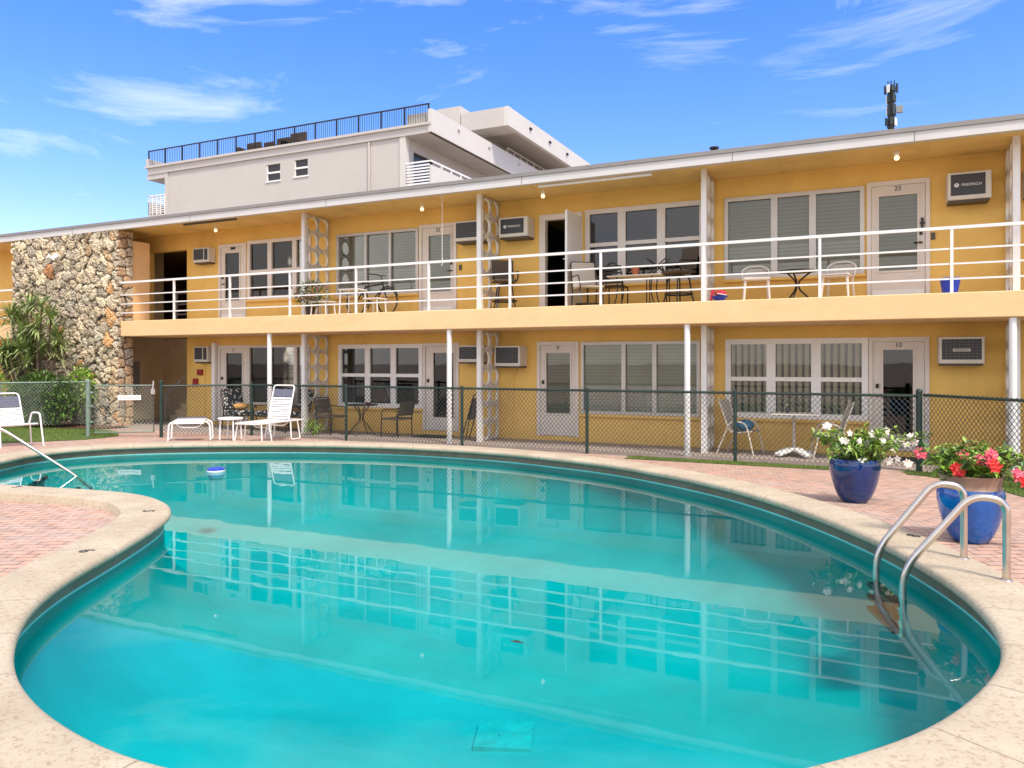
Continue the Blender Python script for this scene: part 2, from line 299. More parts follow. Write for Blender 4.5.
# ------------------------------------------------------------------ pool outline (plan, metres)
RAW=[(-11.54,6.83),(-11.93,7.5),(-12.02,8.10),(-11.86,8.66),(-11.24,9.35),(-10.08,10.08),(-8.75,10.66),(-7.25,10.98),(-5.5,10.96),(-4.28,10.66),(-3.21,10.25),(-1.95,9.40),(-1.14,8.62),(-0.47,7.72),(0.03,6.86),(0.24,6.38),(0.47,5.74),(0.58,5.27),(0.62,4.9),(0.62,4.6),(0.58,4.3),(0.44,3.88),(0.32,3.60),(0.17,3.33),(-0.03,3.07),(-0.30,2.78),(-.75,2.42),(-1.4,2.09),(-2.20,1.91),(-2.55,1.90),(-2.77,1.93),(-2.99,1.97),(-3.2,2.03),(-3.42,2.11),(-3.75,2.27),(-4.05,2.47),(-4.22,2.60),(-4.43,2.78),(-4.63,3.0),(-4.82,3.25),(-4.99,3.51),(-5.15,3.80),(-5.44,4.29),(-5.70,4.70),(-5.97,5.07),(-6.17,5.26),(-6.38,5.42),(-6.74,5.60),(-7.13,5.72),(-7.60,5.74),(-8.15,5.68),(-8.70,5.59),(-9.30,5.51),(-10.1,5.52),(-10.7,5.75),(-11.2,6.2)]
def resample(P,step):
    out=[]; n=len(P)
    for i in range(n):
        p0,p1,p2,p3=[np.array(P[(i+k)%n]) for k in (-1,0,1,2)]
        m=max(2,int(np.linalg.norm(p2-p1)/.03))
        for j in range(m):
            t=j/m; out.append(.5*((2*p1)+(-p0+p2)*t+(2*p0-5*p1+4*p2-p3)*t*t+(-p0+3*p1-3*p2+p3)*t**3))
    A=np.array(out); d=np.r_[0,np.cumsum(np.linalg.norm(np.diff(np.vstack([A,A[:1]]),axis=0),axis=1))]
    tot=d[-1]; k=int(tot/step); s=np.linspace(0,tot,k,endpoint=False); B=np.vstack([A,A[:1]])
    R=np.c_[np.interp(s,d,B[:,0]),np.interp(s,d,B[:,1])]
    for _ in range(6): R=.5*R+.25*(np.roll(R,1,0)+np.roll(R,-1,0))
    return R,s,tot
PC,PS,PTOT=resample(RAW,.1)
tg=np.roll(PC,-1,0)-np.roll(PC,1,0); tg/=np.linalg.norm(tg,axis=1)[:,None]
area=.5*np.sum(PC[:,0]*np.roll(PC[:,1],-1)-np.roll(PC[:,0],-1)*PC[:,1])
PN=np.c_[tg[:,1],-tg[:,0]]*(1 if area>0 else -1)     # outward
def offs(d): return PC+PN*d
def inside(poly,x,y):
    c=False; j=len(poly)-1
    for i in range(len(poly)):
        xi,yi=poly[i]; xj,yj=poly[j]
        if (yi>y)!=(yj>y) and x<(xj-xi)*(y-yi)/(yj-yi)+xi: c=not c
        j=i
    return c
def ring_strip(name,prof,material,smooth=True,kind='structure'):
    """sweep profile [(outward, z)] round the pool"""
    n=len(PC); k=len(prof); V=[]
    for d,z in prof:
        o=offs(d); V+= [(a,b,z) for a,b in o]
    F=[]; UV=[]
    for q in range(k-1):
        for i in range(n):
            j=(i+1)%n
            f=(q*n+i,(q+1)*n+i,(q+1)*n+j,q*n+j)
            if area>0: f=f[::-1]; 
            F.append(f)
            u0=PS[i]; u1=PS[j] if j else PTOT
            vv=prof[q][0],prof[q+1][0]
            uv=[(u0,vv[0]),(u0,vv[1]),(u1,vv[1]),(u1,vv[0])]
            if area>0: uv=uv[::-1]
            UV+=uv
    me=bpy.data.meshes.new(name); me.from_pydata(V,[],F); me.materials.append(material)
    ul=me.uv_layers.new(name='UVMap'); ul.data.foreach_set('uv',[c for p in UV for c in p])
    if smooth:
        me.polygons.foreach_set('use_smooth',[True]*len(F))
        try: me.set_sharp_from_angle(angle=rad(50))
        except Exception: pass
    o=bpy.data.objects.new(name,me); COL.objects.link(o); tag(o,kind=kind); return o
WZ=.10
cop=ring_strip('pool_coping',[(.06,.200),(.012,.202),(-.004,.215),(-.008,.238),(0,.260),(.02,.272),(.05,.276),(.41,.276),(.43,.272),(.44,.262),(.44,-.12)],M['coping'])
tag(cop,'cream stone coping with joints running round the pool edge')
# flip check is not needed: closed sweeps are two sided
ring_strip('pool_waterline_tile',[(.055,.21),(.055,.112)],M['tile'])
# basin: wall + floor
me=MB()
o0=offs(.055); n=len(o0)
prof=[(.055,.112),(.05,-.12),(-.10,-.38),(-.40,-.62),(-.85,-.82)]
rings=[]
for d,z in prof:
    rings.append(me.vs([(a,b,z) for a,b in offs(d)]))
for a,b_ in zip(rings,rings[1:]):
    for i in range(n): me.face((a+i,a+(i+1)%n,b_+(i+1)%n,b_+i))
cx,cy=-4.2,6.9
last=offs(-.85)
inner=me.vs([(cx+(a-cx)*.5,cy+(b-cy)*.5,-1.02) for a,b in last]); ce=me.vs([(cx,cy,-1.08)])
for i in range(n):
    me.face((rings[-1]+i,rings[-1]+(i+1)%n,inner+(i+1)%n,inner+i)); me.face((inner+i,inner+(i+1)%n,ce))
tag(me.build('pool_basin',M['basin'],smooth=True),kind='structure')
w=MB(); w.poly([(a,b,WZ) for a,b in (offs(.05) if area>0 else offs(.05)[::-1])]); wo=w.build('pool_water',M['water']); tag(wo,kind='structure')
# drain cover on the floor
d=MB(); d.M=Matrix.Translation((-2.08,4.28,-.58))@Matrix.Rotation(rad(20),4,'Z'); 
dr=thing('pool_drain','square pale drain cover with a round hole under the pool water','drain',(-2.36,4.87,-1.0))
d.M=Matrix.Rotation(rad(20),4,'Z')
d.box(-.2,.2,-.2,.2,-.12,.05)
d.build('cover',mat('drain_cover',(.46,.56,.52),.8,noise=.2,nscale=10),dr,world=False)
d=MB(); d.lathe([(.05,.051),(.045,.058),(0.001,.06)],n=16); d.build('hole',M['basin'],dr,world=False)
# shallow-end steps
st=MB()
for k,(z,c) in enumerate(((-.02,(-10.9,6.55)),(-.2,(-10.55,6.9)),(-.38,(-10.2,7.25)))):
    R=Matrix.Translation((c[0],c[1],0))@Matrix.Rotation(rad(-45),4,'Z'); st.M=R; st.mi=0; st.box(-.95,.95,-.5,.25-.05*k,-1.1,z-k*.02); st.mi=1; st.box(-.95,.95,.25-.05*k+.002,.30-.05*k,z-k*.02-.05,z-k*.02+.004)
tag(st.build('pool_steps',[M['basin'],mat('step_nosing',(.03,.05,.06),.6)]),kind='structure')

# ------------------------------------------------------------------ ground, deck, walkway
def deck_z(x,y):
    base=.25 if x>-2 else (.18 if x<-4 else .18+.07*(x+4)/2)
    if y<7.5: return base
    return base*max(0,1-(y-7.5)/5.5)
g=.2; X0,X1,Y0,Y1=-24.0,8.0,-10.0,13.4
nx=int(round((X1-X0)/g)); ny=int(round((Y1-Y0)/g))
hole=offs(.12)
dk=MB(); idx={}
ins={}
for i in range(nx+1):
    for j in range(ny+1):
        x=X0+i*g; y=Y0+j*g
        near=-12.6<x<1.3 and 1.2<y<11.6
        ins[i,j]=near and inside(hole,x,y)
def dv(i,j):
    if (i,j) not in idx:
        x=X0+i*g; y=Y0+j*g; idx[i,j]=dk.vs([(x,y,deck_z(x,y))])
    return idx[i,j]
for i in range(nx):
    for j in range(ny):
        if ins[i,j] or ins[i+1,j] or ins[i,j+1] or ins[i+1,j+1]: continue
        dk.face((dv(i,j),dv(i+1,j),dv(i+1,j+1),dv(i,j+1)))
tag(dk.build('pool_deck',M['paver']),kind='structure')
gr=MB()
for a in ((-900,X0,-900,1500),(X1,900,-900,1500),(X0,X1,-900,Y0),(X0,X1,Y1,1500)):
    gr.poly([(a[0],a[2],-.03),(a[1],a[2],-.03),(a[1],a[3],-.03),(a[0],a[3],-.03)])
tag(gr.build('ground',M['concrete']),kind='structure')
wk=MB(); wk.box(-27,8,13.402,15.39,-.2,.0); wk.box(-19.9,-17.3,15.39,18,-.2,.002)
tag(wk.build('walkway',M['concrete']),kind='structure')
def lawn(name,poly,ny_=None):
    import bmesh
    bm=bmesh.new(); vs=[bm.verts.new((x,y,0)) for x,y in poly]; bm.faces.new(vs)
    bmesh.ops.triangulate(bm,faces=bm.faces[:]); 
    for v in bm.verts: v.co.z=deck_z(v.co.x,v.co.y)+.008
    me=bpy.data.meshes.new(name); bm.to_mesh(me); bm.free(); me.materials.append(M['lawn']); o=bpy.data.objects.new(name,me); COL.objects.link(o); tag(o,kind='structure')
    return o
LP=[(-23.9,7.6),(-15.6,7.62),(-15.35,9.0),(-14.95,10.5),(-15.1,11.1),(-15.45,11.75),(-16.6,12.6),(-17.9,12.99),(-23.9,12.99)]
RP=[(.5,12.995),(.75,12.85),(1.13,12.35),(1.42,11.6),(1.64,10.8),(1.9,9.6),(2.6,8.2),(7.9,8.2),(7.9,12.995)]
lawn('lawn',LP); lawn('lawn',RP)
lw=MB()
for a in ((-23.9,-17.9),(-3.95,-.3),(.5,7.9)): lw.poly([(a[0],12.995,.008),(a[1],12.995,.008),(a[1],13.401,.008),(a[0],13.401,.008)])
tag(lw.build('lawn_edge',M['lawn']),kind='structure')
mu=MB(); mu.poly([(-23.9,12.1,.03),(-18.9,12.6,.03),(-17.7,13.2,.03),(-17.7,13.8,.03),(-23.9,13.8,.03)]); tag(mu.build('mulch_bed',M['mulch']),kind='structure')
# grass blades
gb=MB(); rg=random.Random(3)
def blades(poly,n,hmin,hmax):
    xs=[p[0] for p in poly]; ys=[p[1] for p in poly]; c=0
    while c<n:
        x=rg.uniform(min(xs),max(xs)); y=rg.uniform(min(ys),max(ys))
        if not inside(poly,x,y): continue
        c+=1; z=deck_z(x,y); h=rg.uniform(hmin,hmax); a=rg.uniform(0,2*PI); w_=.006; dx,dy=math.cos(a)*w_,math.sin(a)*w_; lx,ly=rg.gauss(0,h*.35),rg.gauss(0,h*.35)
        gb.poly([(x-dx,y-dy,z),(x+dx,y+dy,z),(x+lx,y+ly,z+h)])
blades([(-20.5,7.7)]+LP[1:8]+[(-18.5,12.6),(-20.5,12)],12000,.03,.06)
blades([(-3.9,13.0),(-.4,13.0),(-.3,13.4),(-4.0,13.4)],2600,.02,.045); blades(RP[:6]+[(2.6,9),(3.5,13.35),(.4,13.38)],5000,.03,.07)
tag(gb.build('grass',M['grass']),'short green lawn grass along the fence line beside the paving','grass',kind='stuff')

# ------------------------------------------------------------------ motel
R=thing('motel_building','two-storey yellow motel with white railings, breeze block screens and coral rock pier','building',(-9,15.4,0))
WY=15.4; BF=2.83
holes=[]   # x0,x1,z0,z1
def part(mb,name,m,parent=None,smooth=False): return mb.build(name,m,parent or R,smooth)
def window(x0,x1,z0,z1,mulls,mid=None,fw=.06,mw=.06,fm='white',blind='blind',gl='glass',proud=.03,blind_z=None,sill=True,bd=.055):
    holes.append((x0,x1,z0,z1))
    f=MB(); e=.0
    f.box(x0-.03,x1+.03,WY-proud,WY+.08,z1-fw,z1+.03); f.box(x0-.03,x1+.03,WY-proud,WY+.08,z0-.03,z0+fw)
    f.box(x0-.03,x0+fw,WY-proud,WY+.08,z0+fw,z1-fw); f.box(x1-fw,x1+.03,WY-proud,WY+.08,z0+fw,z1-fw)
    ed=[x0+fw]
    for mx_ in mulls:
        f.box(mx_-mw,mx_+mw,WY-proud+.004,WY+.076,z0+fw,z1-fw); ed+=[mx_-mw,mx_+mw]
    ed.append(x1-fw)
    if mid:
        for a,b_ in zip(ed[0::2],ed[1::2]): f.box(a,b_,WY-proud+.012,WY+.07,mid-.04,mid+.04)
    w_=part(f,'window',M[fm])
    p=MB()
    for a,b_ in zip(ed[0::2],ed[1::2]):
        zz=[(z0+fw,z1-fw)] if not mid else [(z0+fw,mid-.04),(mid+.04,z1-fw)]
        for q0,q1 in zz: p.box(a,b_,WY+.03,WY+.036,q0,q1)
    p.build('pane',M[gl],w_)
    if blind:
        q=MB(); bz=blind_z or (z0+.02,z1-.02)
        if blind=='blind':
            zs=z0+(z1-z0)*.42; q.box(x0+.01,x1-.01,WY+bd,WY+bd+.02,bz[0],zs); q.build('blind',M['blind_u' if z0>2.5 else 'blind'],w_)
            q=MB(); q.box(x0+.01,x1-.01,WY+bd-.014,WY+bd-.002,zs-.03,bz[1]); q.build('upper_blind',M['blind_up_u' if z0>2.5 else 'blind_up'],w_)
        else: q.box(x0+.01,x1-.01,WY+bd,WY+bd+.02,bz[0],bz[1]); q.build('blind',M[blind],w_)
    if sill:
        q=MB(); q.box(x0-.06,x1+.06,WY-.07,WY-.001,z0-.085,z0-.032); q.build('sill',M['wall'],w_)
    return w_
def door(x0,x1,z0,z1,gx0,gx1,gz0,gz1,num=None,fm='doorpaint',blind='blind',hand=1,kick=True,gl='glass'):
    holes.append((x0,x1,z0,z1))
    f=MB(); t=.05
    f.box(x0-.02,x0+t,WY-.03,WY+.08,z0,z1+.02); f.box(x1-t,x1+.02,WY-.03,WY+.08,z0,z1+.02); f.box(x0+t,x1-t,WY-.03,WY+.08,z1-.06,z1+.02)
    d_=part(f,'door',M['cream'])
    l=MB(); a,b_=x0+t+.004,x1-t-.004; y0,y1=WY+.0,WY+.05
    l.box(a,gx0,y0,y1,z0+.01,z1-.064); l.box(gx1,b_,y0,y1,z0+.01,z1-.064); l.box(gx0,gx1,y0,y1,z0+.01,gz0); l.box(gx0,gx1,y0,y1,gz1,z1-.064)
    for c in ((gx0-.035,gx0,gz0-.035,gz1+.035),(gx1,gx1+.035,gz0-.035,gz1+.035),(gx0,gx1,gz0-.035,gz0),(gx0,gx1,gz1,gz1+.035)): l.box(c[0],c[1],y0-.018,y0-.001,c[2],c[3])
    l.build('door_leaf',M[fm],d_)
    p=MB(); p.box(gx0,gx1,WY+.02,WY+.026,gz0,gz1); p.build('pane',M[gl],d_)
    if blind:
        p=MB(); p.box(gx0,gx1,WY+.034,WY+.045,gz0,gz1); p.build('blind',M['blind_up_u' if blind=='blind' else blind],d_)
    hx=(b_-.07) if hand>0 else (a+.07)
    h=MB()
    h.tube([(hx,y0-.001,z0+1.0),(hx,y0-.05,z0+1.0)],.012,8); h.tube([(hx,y0-.05,z0+1.0),(hx-hand*.11,y0-.055,z0+1.0)],.011,8); h.lathe([(.03,-.012),(.03,.012)],(hx,y0-.016,z0+1.0),10)
    h.build('handle',M['darkmetal'],d_); h=MB(); h.box(hx-.025,hx+.025,y0-.03,y0-.001,z0+1.14,z0+1.22); h.build('lock',M['darkmetal'],d_)
    if kick:
        k=MB(); k.box(a+.02,b_-.02,y0-.006,y0-.001,z0+.03,z0+.17); k.build('kick_plate',M['white'],d_)
    if num: put_text('door_number',num,.12,((x0+x1)/2,y0-.005,z1-.125),M['black'],d_)
    xh=a if hand>0 else b_
    for q in (.25,1.0,1.7): hg=MB(); hg.box(xh-.01,xh+.01,y0-.012,y0-.002,z0+q,z0+q+.09); hg.build('hinge',M['alu'],d_)
    return d_
# upper floor
window(-15.12,-13.02,3.42,4.95,[-14.37,-13.53],4.15,.06,.07,'cream','blind_dark','glass')
window(-12.14,-9.78,3.40,4.90,[-11.28,-10.56],None,.035,.035,'alu','blind')
window(-5.50,-3.03,3.40,4.95,[-4.72,-3.88],4.22,.07,.085,'cream','blind_dark','glassd',blind_z=(4.45,4.93))
window(-2.58,-.12,3.38,4.93,[-1.67,-.98],None,.045,.06,'alu','blind')
window(2.55,5.0,3.38,4.93,[3.4,4.15],None,.045,.06,'alu','blind')
door(-16.18,-15.22,2.86,4.92,-15.97,-15.45,3.40,4.70,None,'doorpaint','blind',-1)
door(-9.70,-8.72,2.86,4.96,-9.46,-8.86,3.38,4.71,'23','doorpaint','blind',1)
door(-.03,.95,2.86,4.99,.15,.77,3.38,4.74,'25','doorpaint','blind',1)
door(5.2,6.15,2.86,4.96,5.4,5.95,3.38,4.72,'26','doorpaint','blind',1)
# ground floor
window(-15.10,-13.05,.62,2.14,[-14.38,-13.5],None,.03,.05,'cream','jal','glass')
window(-12.08,-9.66,.64,2.13,[-11.22,-10.46],1.40,.07,.075,'white','blind_dark','glassd',blind_z=(1.95,2.12))
window(-5.60,-3.12,.64,2.12,[-4.68,-4.02],None,.035,.045,'alu','blind')
window(-2.56,-.06,.66,2.14,[-1.73,-.92],1.39,.075,.085,'white','blind_v','glass')
window(2.5,5.0,.66,2.14,[3.3,4.15],1.39,.075,.085,'white','blind_v','glass')
door(-16.2,-15.16,.1,2.16,-15.93,-15.35,.58,1.97,'7','doorpaint','jal',-1,False)
door(-9.60,-8.66,.1,2.15,-9.33,-8.78,.42,1.94,None,'cream',None,-1,False,'glassd')
door(-6.64,-5.70,.1,2.15,-6.44,-5.88,.60,1.92,'9','doorpaint','blind',-1,False)
door(.0,.94,.1,2.15,.22,.70,.40,1.94,'10','doorpaint',None,-1,False,'glassd')
door(5.2,6.15,.1,2.15,5.4,5.95,.42,1.94,'11','doorpaint','blind',1,False)
# open doorway 24
holes.append((-6.58,-5.62,2.86,4.92))
f=MB(); f.box(-6.60,-6.46,WY-.03,WY+.12,2.86,4.96); f.box(-5.70,-5.60,WY-.03,WY+.12,2.86,4.96); f.box(-6.46,-5.70,WY-.03,WY+.12,4.84,4.96)
od=part(f,'doorway',M['cream'])
l=MB(); l.bbox(-5.675,-5.625,14.55,15.36,2.87,4.86,.008); lf=l.build('door_leaf',M['white'],od)
h=MB(); h.tube([(-5.69,14.66,3.86),(-5.75,14.66,3.86)],.012,8); h.tube([(-5.75,14.66,3.86),(-5.75,14.78,3.86)],.011,8); h.build('handle',M['steel'],od); h=MB(); h.ball((-5.69,14.66,4.02),.02,8); h.build('lock',M['steel'],od)
# stairwell openings
holes.append((-19.9,-17.43,-.01,2.41)); holes.append((-18.96,-17.43,2.84,4.90))
# wall with openings
def wall_grid(mb,x0,x1,z0,z1,hs,y0,y1):
    xs=sorted(set([x0,x1]+[min(max(h,x0),x1) for q in hs for h in q[:2]]))
    for a,b_ in zip(xs,xs[1:]):
        if b_-a<1e-4: continue
        c=(a+b_)/2; zs=[(z0,z1)]
        for q in hs:
            if q[0]<c<q[1]:
                nz=[]
                for s_,e_ in zs:
                    if q[3]<=s_ or q[2]>=e_: nz.append((s_,e_)); continue
                    if q[2]>s_: nz.append((s_,q[2]))
                    if q[3]<e_: nz.append((q[3],e_))
                zs=nz
        for s_,e_ in zs: mb.box(a,b_,y0,y1,s_,e_)
wl=MB(); wall_grid(wl,-27,8,.0,2.41,holes,WY,WY+.18); wall_grid(wl,-27,8,2.82,5.35,[h for h in holes if h[2]>2.5],WY,WY+.18)
wl.box(-27,8,24,24.2,0,5.35); wl.box(-27,-26.8,WY+.18,24,0,5.35); wl.box(7.8,8,WY+.18,24,0,5.35)
part(wl,'wall',M['wall'])
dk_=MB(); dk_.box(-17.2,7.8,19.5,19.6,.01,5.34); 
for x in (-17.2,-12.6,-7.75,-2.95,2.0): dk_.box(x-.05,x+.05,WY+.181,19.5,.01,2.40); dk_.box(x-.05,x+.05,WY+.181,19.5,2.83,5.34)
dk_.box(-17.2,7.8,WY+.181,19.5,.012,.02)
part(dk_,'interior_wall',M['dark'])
sl=MB(); sl.bbox(-18.08,8,13.8,WY-.002,2.41,2.815,.012); sl.box(-17.3,7.8,WY-.002,24,2.45,2.815); sl.bbox(-27,-22.72,13.8,WY-.003,2.41,2.815,.012); sl.box(-27,-20,WY-.002,24,2.45,2.815)
part(sl,'balcony_slab',M['slab'])
sf=MB(); sf.box(-27,8,13.9,24.2,5.352,5.40); 
part(sf,'soffit',M['soffit'])
for x in (-13.6,-11.2,-8.75,-6.35,-3.9,-1.5,.9,3.4):
    tr=MB(); tr.box(x-.012,x+.012,13.92,WY,5.343,5.351); part(tr,'soffit_batten',M['soffit'])
rf=MB(); rf.box(-27.2,8.2,13.85,24.3,5.401,5.47); part(rf,'roof',M['roofing'])
fa=MB(); fa.box(-27.2,8.2,13.78,13.90,5.27,5.425); part(fa,'fascia',M['fascia'])
dp=MB(); dp.box(-27.2,8.2,13.755,13.90,5.427,5.50); part(dp,'drip_edge',M['drip'])
# seams in the fascia
for x in (-20,-15.5,-11.2,-6.3,-2.2,.65,4.2):
    se=MB(); se.box(x-.006,x+.006,13.776,13.779,5.272,5.424); part(se,'fascia_seam',M['drip'])
rs=MB(); rs.tube([(-6.0,13.95,5.24),(-3.7,13.95,5.24)],.03,8); part(rs,'roller_shade',M['white'])
rs=MB(); rs.tube([(-15.9,13.95,5.245),(-14.1,13.95,5.245)],.028,8); part(rs,'roller_shade',M['bronze'])
rs=MB(); rs.tube([(-8.3,14.05,5.34),(-8.3,14.05,3.95)],.006,6); rs.ball((-8.3,14.05,5.30),.03,8); rs.tube([(-8.3,14.05,3.95),(-8.27,14.03,3.85),(-8.3,14.02,3.78)],.008,6); part(rs,'shade_crank',M['white'])
# round posts
for x in (-12.98,-8.03,-3.02,2.0,7.0):
    p=MB(); p.lathe([(.055,0),(.055,2.405)],(x,13.89,.0),14); p.lathe([(.075,0),(.075,.02)],(x,13.89,.0),14); part(p,'post',M['white'],smooth=True)
# breeze-block screens
def breeze(mb,x,y0,z0,s,t=.055):
    n=20; yc,zc=y0+s/2,z0+s/2; r1=s*.485; r2=s*.42
    ri=[]
    for (r,xx) in ((r1,-t/2),(r1,t/2),(r2,t/2),(r2,-t/2)):
        ri.append(mb.vs([(x+xx,yc+r*math.cos(2*PI*k/n),zc+r*math.sin(2*PI*k/n)) for k in range(n)]))
    for a,b_ in ((0,1),(1,2),(2,3),(3,0)):
        for k in range(n): mb.face((ri[a]+k,ri[b_]+k,ri[b_]+(k+1)%n,ri[a]+(k+1)%n))
    e=.011; h=t/2-.004
    mb.box(x-h,x+h,y0,y0+s,z0,z0+e); mb.box(x-h,x+h,y0,y0+s,z0+s-e,z0+s); mb.box(x-h,x+h,y0,y0+e,z0+e,z0+s-e); mb.box(x-h,x+h,y0+s-e,y0+s,z0+e,z0+s-e)
    for sy in (-1,1):
        for sz in (-1,1):
            a=Vector((x,yc+sy*r1*.70,zc+sz*r1*.70)); b_=Vector((x,yc+sy*(s/2-.01),zc+sz*(s/2-.01)))
            mb.obox((a+b_)/2,(t*.9,(b_-a).length,.022),(math.atan2((b_-a).z,(b_-a).y),0,0))
for x in (-12.44,-7.62,-2.83,2.13,6.95):
    for z0,z1,nb in ((.0,2.409,6),(2.816,5.351,6)):
        p=MB(); p.box(x-.05,x+.05,14.44,14.54,z0,z1); part(p,'screen_post',M['white'])
        s=(z1-z0-.03)/nb; p=MB()
        for k in range(nb):
            for c in range(2): breeze(p,x,14.56+c*.405,z0+.01+k*s+.0,min(s,.402) if False else s*.999)
        part(p,'breeze_block_screen',M['breeze'])
# railing
rl=MB(); rl.box(-18.2,8,13.875,13.925,3.83,3.88); rr=part(rl,'railing',M['white'])
for z in (3.52,3.28,3.04):
    q=MB(); q.box(-18.2,8,13.888,13.912,z-.014,z+.014); q.build('rail',M['white'],rr)
for x in [-16.19,-14.26,-12.36,-10.45,-8.54,-6.615,-4.68,-2.72,-.77,1.18,3.1,5.0,7.0]:
    q=MB(); q.box(x-.022,x+.022,13.879,13.921,2.815,3.83); q.build('rail_post',M['white'],rr)
rl=MB(); rl.box(-27,-22.75,13.875,13.925,3.83,3.88)
for z in (3.52,3.28,3.04): rl.box(-27,-22.75,13.888,13.912,z-.014,z+.014)
for x in (-26,-24.2): rl.box(x-.022,x+.022,13.879,13.921,2.815,3.83)
part(rl,'railing',M['white'])
# air conditioners
def ac(x0,x1,z0,z1,y0,logo=None,style=0):
    b_=MB(); b_.bbox(x0,x1,y0,WY-.001,z0,z1,.012); a=part(b_,'air_conditioner',M['acbody'])
    g_=MB(); w_=x1-x0
    if style==0: gx0,gx1=x0+.05,x1-.09
    elif style==1: gx0,gx1=x0+.04,x1-.20
    else: gx0,gx1=x0+.045,x1-.045
    g_.box(gx0,gx1,y0-.006,y0-.001,z0+.07,z1-.04)
    if style==1: g_.box(x1-.16,x1-.04,y0-.006,y0-.001,z0+.06,z1-.04)
    g_.build('grille',M['acgrille'],a)
    if style!=0 or not logo:
        l=MB()
        k=7
        for i in range(1,k): 
            z=z0+.07+(z1-z0-.11)*i/k; l.box(gx0,gx1,y0-.010,y0-.007,z-.004,z+.004)
        for i in range(1,9):
            x=gx0+(gx1-gx0)*i/9; l.box(x-.003,x+.003,y0-.0125,y0-.0105,z0+.07,z1-.04)
        l.build('louvre',mat('louvre_grey',(.12,.12,.12),.5) if 'louv' not in M else M['louv'],a)
    if logo:
        if style==2:
            q=MB(); xm=(gx0+gx1)/2; q.box(xm-.13,xm+.13,y0-.018,y0-.013,(z0+z1)/2-.022,(z0+z1)/2+.028); q.build('name_plate',M['cream'],a)
            put_text('logo',logo,.045,(xm,y0-.021,(z0+z1)/2+.003),M['black'],a)
        else:
            xm=(gx0+gx1)/2; put_text('logo',logo,.062,(xm+.05,y0-.009,(z0+z1)/2+.01),M['white'],a)
            q=MB(); zc=(z0+z1)/2+.012; xc=xm-.17; q.M=Matrix.Translation((xc,y0-.008,zc))@Matrix.Rotation(PI/2,4,'X'); q.lathe([(.036,-.002),(.036,.002)],n=14,cap1=True); e_=q.build('emblem',M['white'],a)
            put_text('emblem_letter','F',.055,(xc,y0-.0125,zc),M['black'],e_)
    q=MB(); q.box(x0+.02,x1-.02,y0+.05,WY-.002,z0-.035,z0-.001); q.build('bracket',M['bronze'],a)
M['louv']=mat('louvre_grey',(.12,.12,.12),.5)
ac(-16.93,-16.33,4.47,4.87,15.15,style=1)
ac(-8.55,-7.83,4.46,4.91,15.0); ac(-7.42,-6.72,4.47,4.90,15.0,'FRIEDRICH')
ac(1.21,1.86,4.50,4.97,15.0,'FRIEDRICH')
ac(2.35,2.95,4.5,4.95,15.0)
ac(-16.95,-16.42,1.73,2.16,15.2,style=1)
ac(-8.46,-7.83,1.72,2.10,15.0,style=2); ac(-7.53,-6.9,1.63,2.08,15.0,style=2)
ac(1.08,1.76,1.69,2.15,15.0,'FRIEDRICH',2)
# drain hoses under the ground floor units
for x in (-7.2,):
    q=MB(); q.tube([(x,15.3,1.62),(x+.05,15.36,1.5),(x-.02,15.385,1.4),(x-.02,15.385,.05)],.012,6); part(q,'drain_pipe',M['wall'])
q=MB(); q.box(-16.36,-16.24,15.28,WY-.002,.1,2.25); part(q,'pipe_cover',M['white'])
q=MB(); q.tube([(-16.72,15.385,1.72),(-16.72,15.385,.0)],.012,6); part(q,'conduit',M['wall'])
q=MB(); q.bbox(-16.98,-16.8,15.33,WY-.002,1.36,1.52,.01); part(q,'alarm_box',M['rust'])
q=MB(); q.bbox(-17.12,-16.98,15.30,WY-.002,1.08,1.27,.02); part(q,'alarm_bell',M['rust'])
q=MB(); q.box(-15.75,-15.58,WY-.02,WY-.002,4.76,4.86) if False else q.box(-15.77,-15.6,WY-.012,WY-.003,4.79,4.87); part(q,'number_plate',M['black'])
# door bell plates
for x,z in ((-8.6,3.86),(1.02,3.9)):
    q=MB(); q.box(x-.03,x+.03,WY-.03,WY-.002,z,z+.12); part(q,'door_bell',M['bronze'])
q=MB(); q.box(.83,.87,WY-.035,WY-.002,4.12,4.30); q.box(.81,.89,WY-.04,WY-.036,4.19,4.22); part(q,'door_ornament',M['black'])
# bulbs
for x,y in ((.42,14.65),(-6.27,14.8),(-9.32,14.87),(-15.8,14.9)):
    q=MB(); q.lathe([(.05,5.345),(.045,5.30),(.025,5.29)],(x,y,0),12); f_=part(q,'lamp_holder',M['white'])
    q=MB(); q.ball((x,y,5.24),.045,12); q.build('bulb',M['bulb'],f_,True)
# service partition and stair
q=MB(); q.box(-18.42,-18.27,14.29,14.86,2.82,5.05); part(q,'partition',M['slab'])
q=MB(); q.box(-19.99,-19.9,WY+.181,16.7,0,5.34); q.box(-19.9,-17.3,16.7,16.8,0,2.44); q.box(-17.4,-17.3,WY+.181,16.7,0,2.44); part(q,'stair_wall',M['tan'])
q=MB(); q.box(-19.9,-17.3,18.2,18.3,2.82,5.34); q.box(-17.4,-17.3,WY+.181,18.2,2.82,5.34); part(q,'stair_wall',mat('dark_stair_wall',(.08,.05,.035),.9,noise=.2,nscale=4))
stq=MB()
for k in range(6): stq.box(-17.42-.22*(k+1),-17.42-.22*k,15.95,16.69,.003,.17*(6-k))
part(stq,'staircase',M['tan'])
q=MB()
for k in range(4): q.box(-17.42-.2*(k+1),-17.42-.2*k,15.95,16.69,2.0+.14*k,2.14+.14*k)
part(q,'stair_landing',mat('dark_tread',(.09,.05,.03),.8))
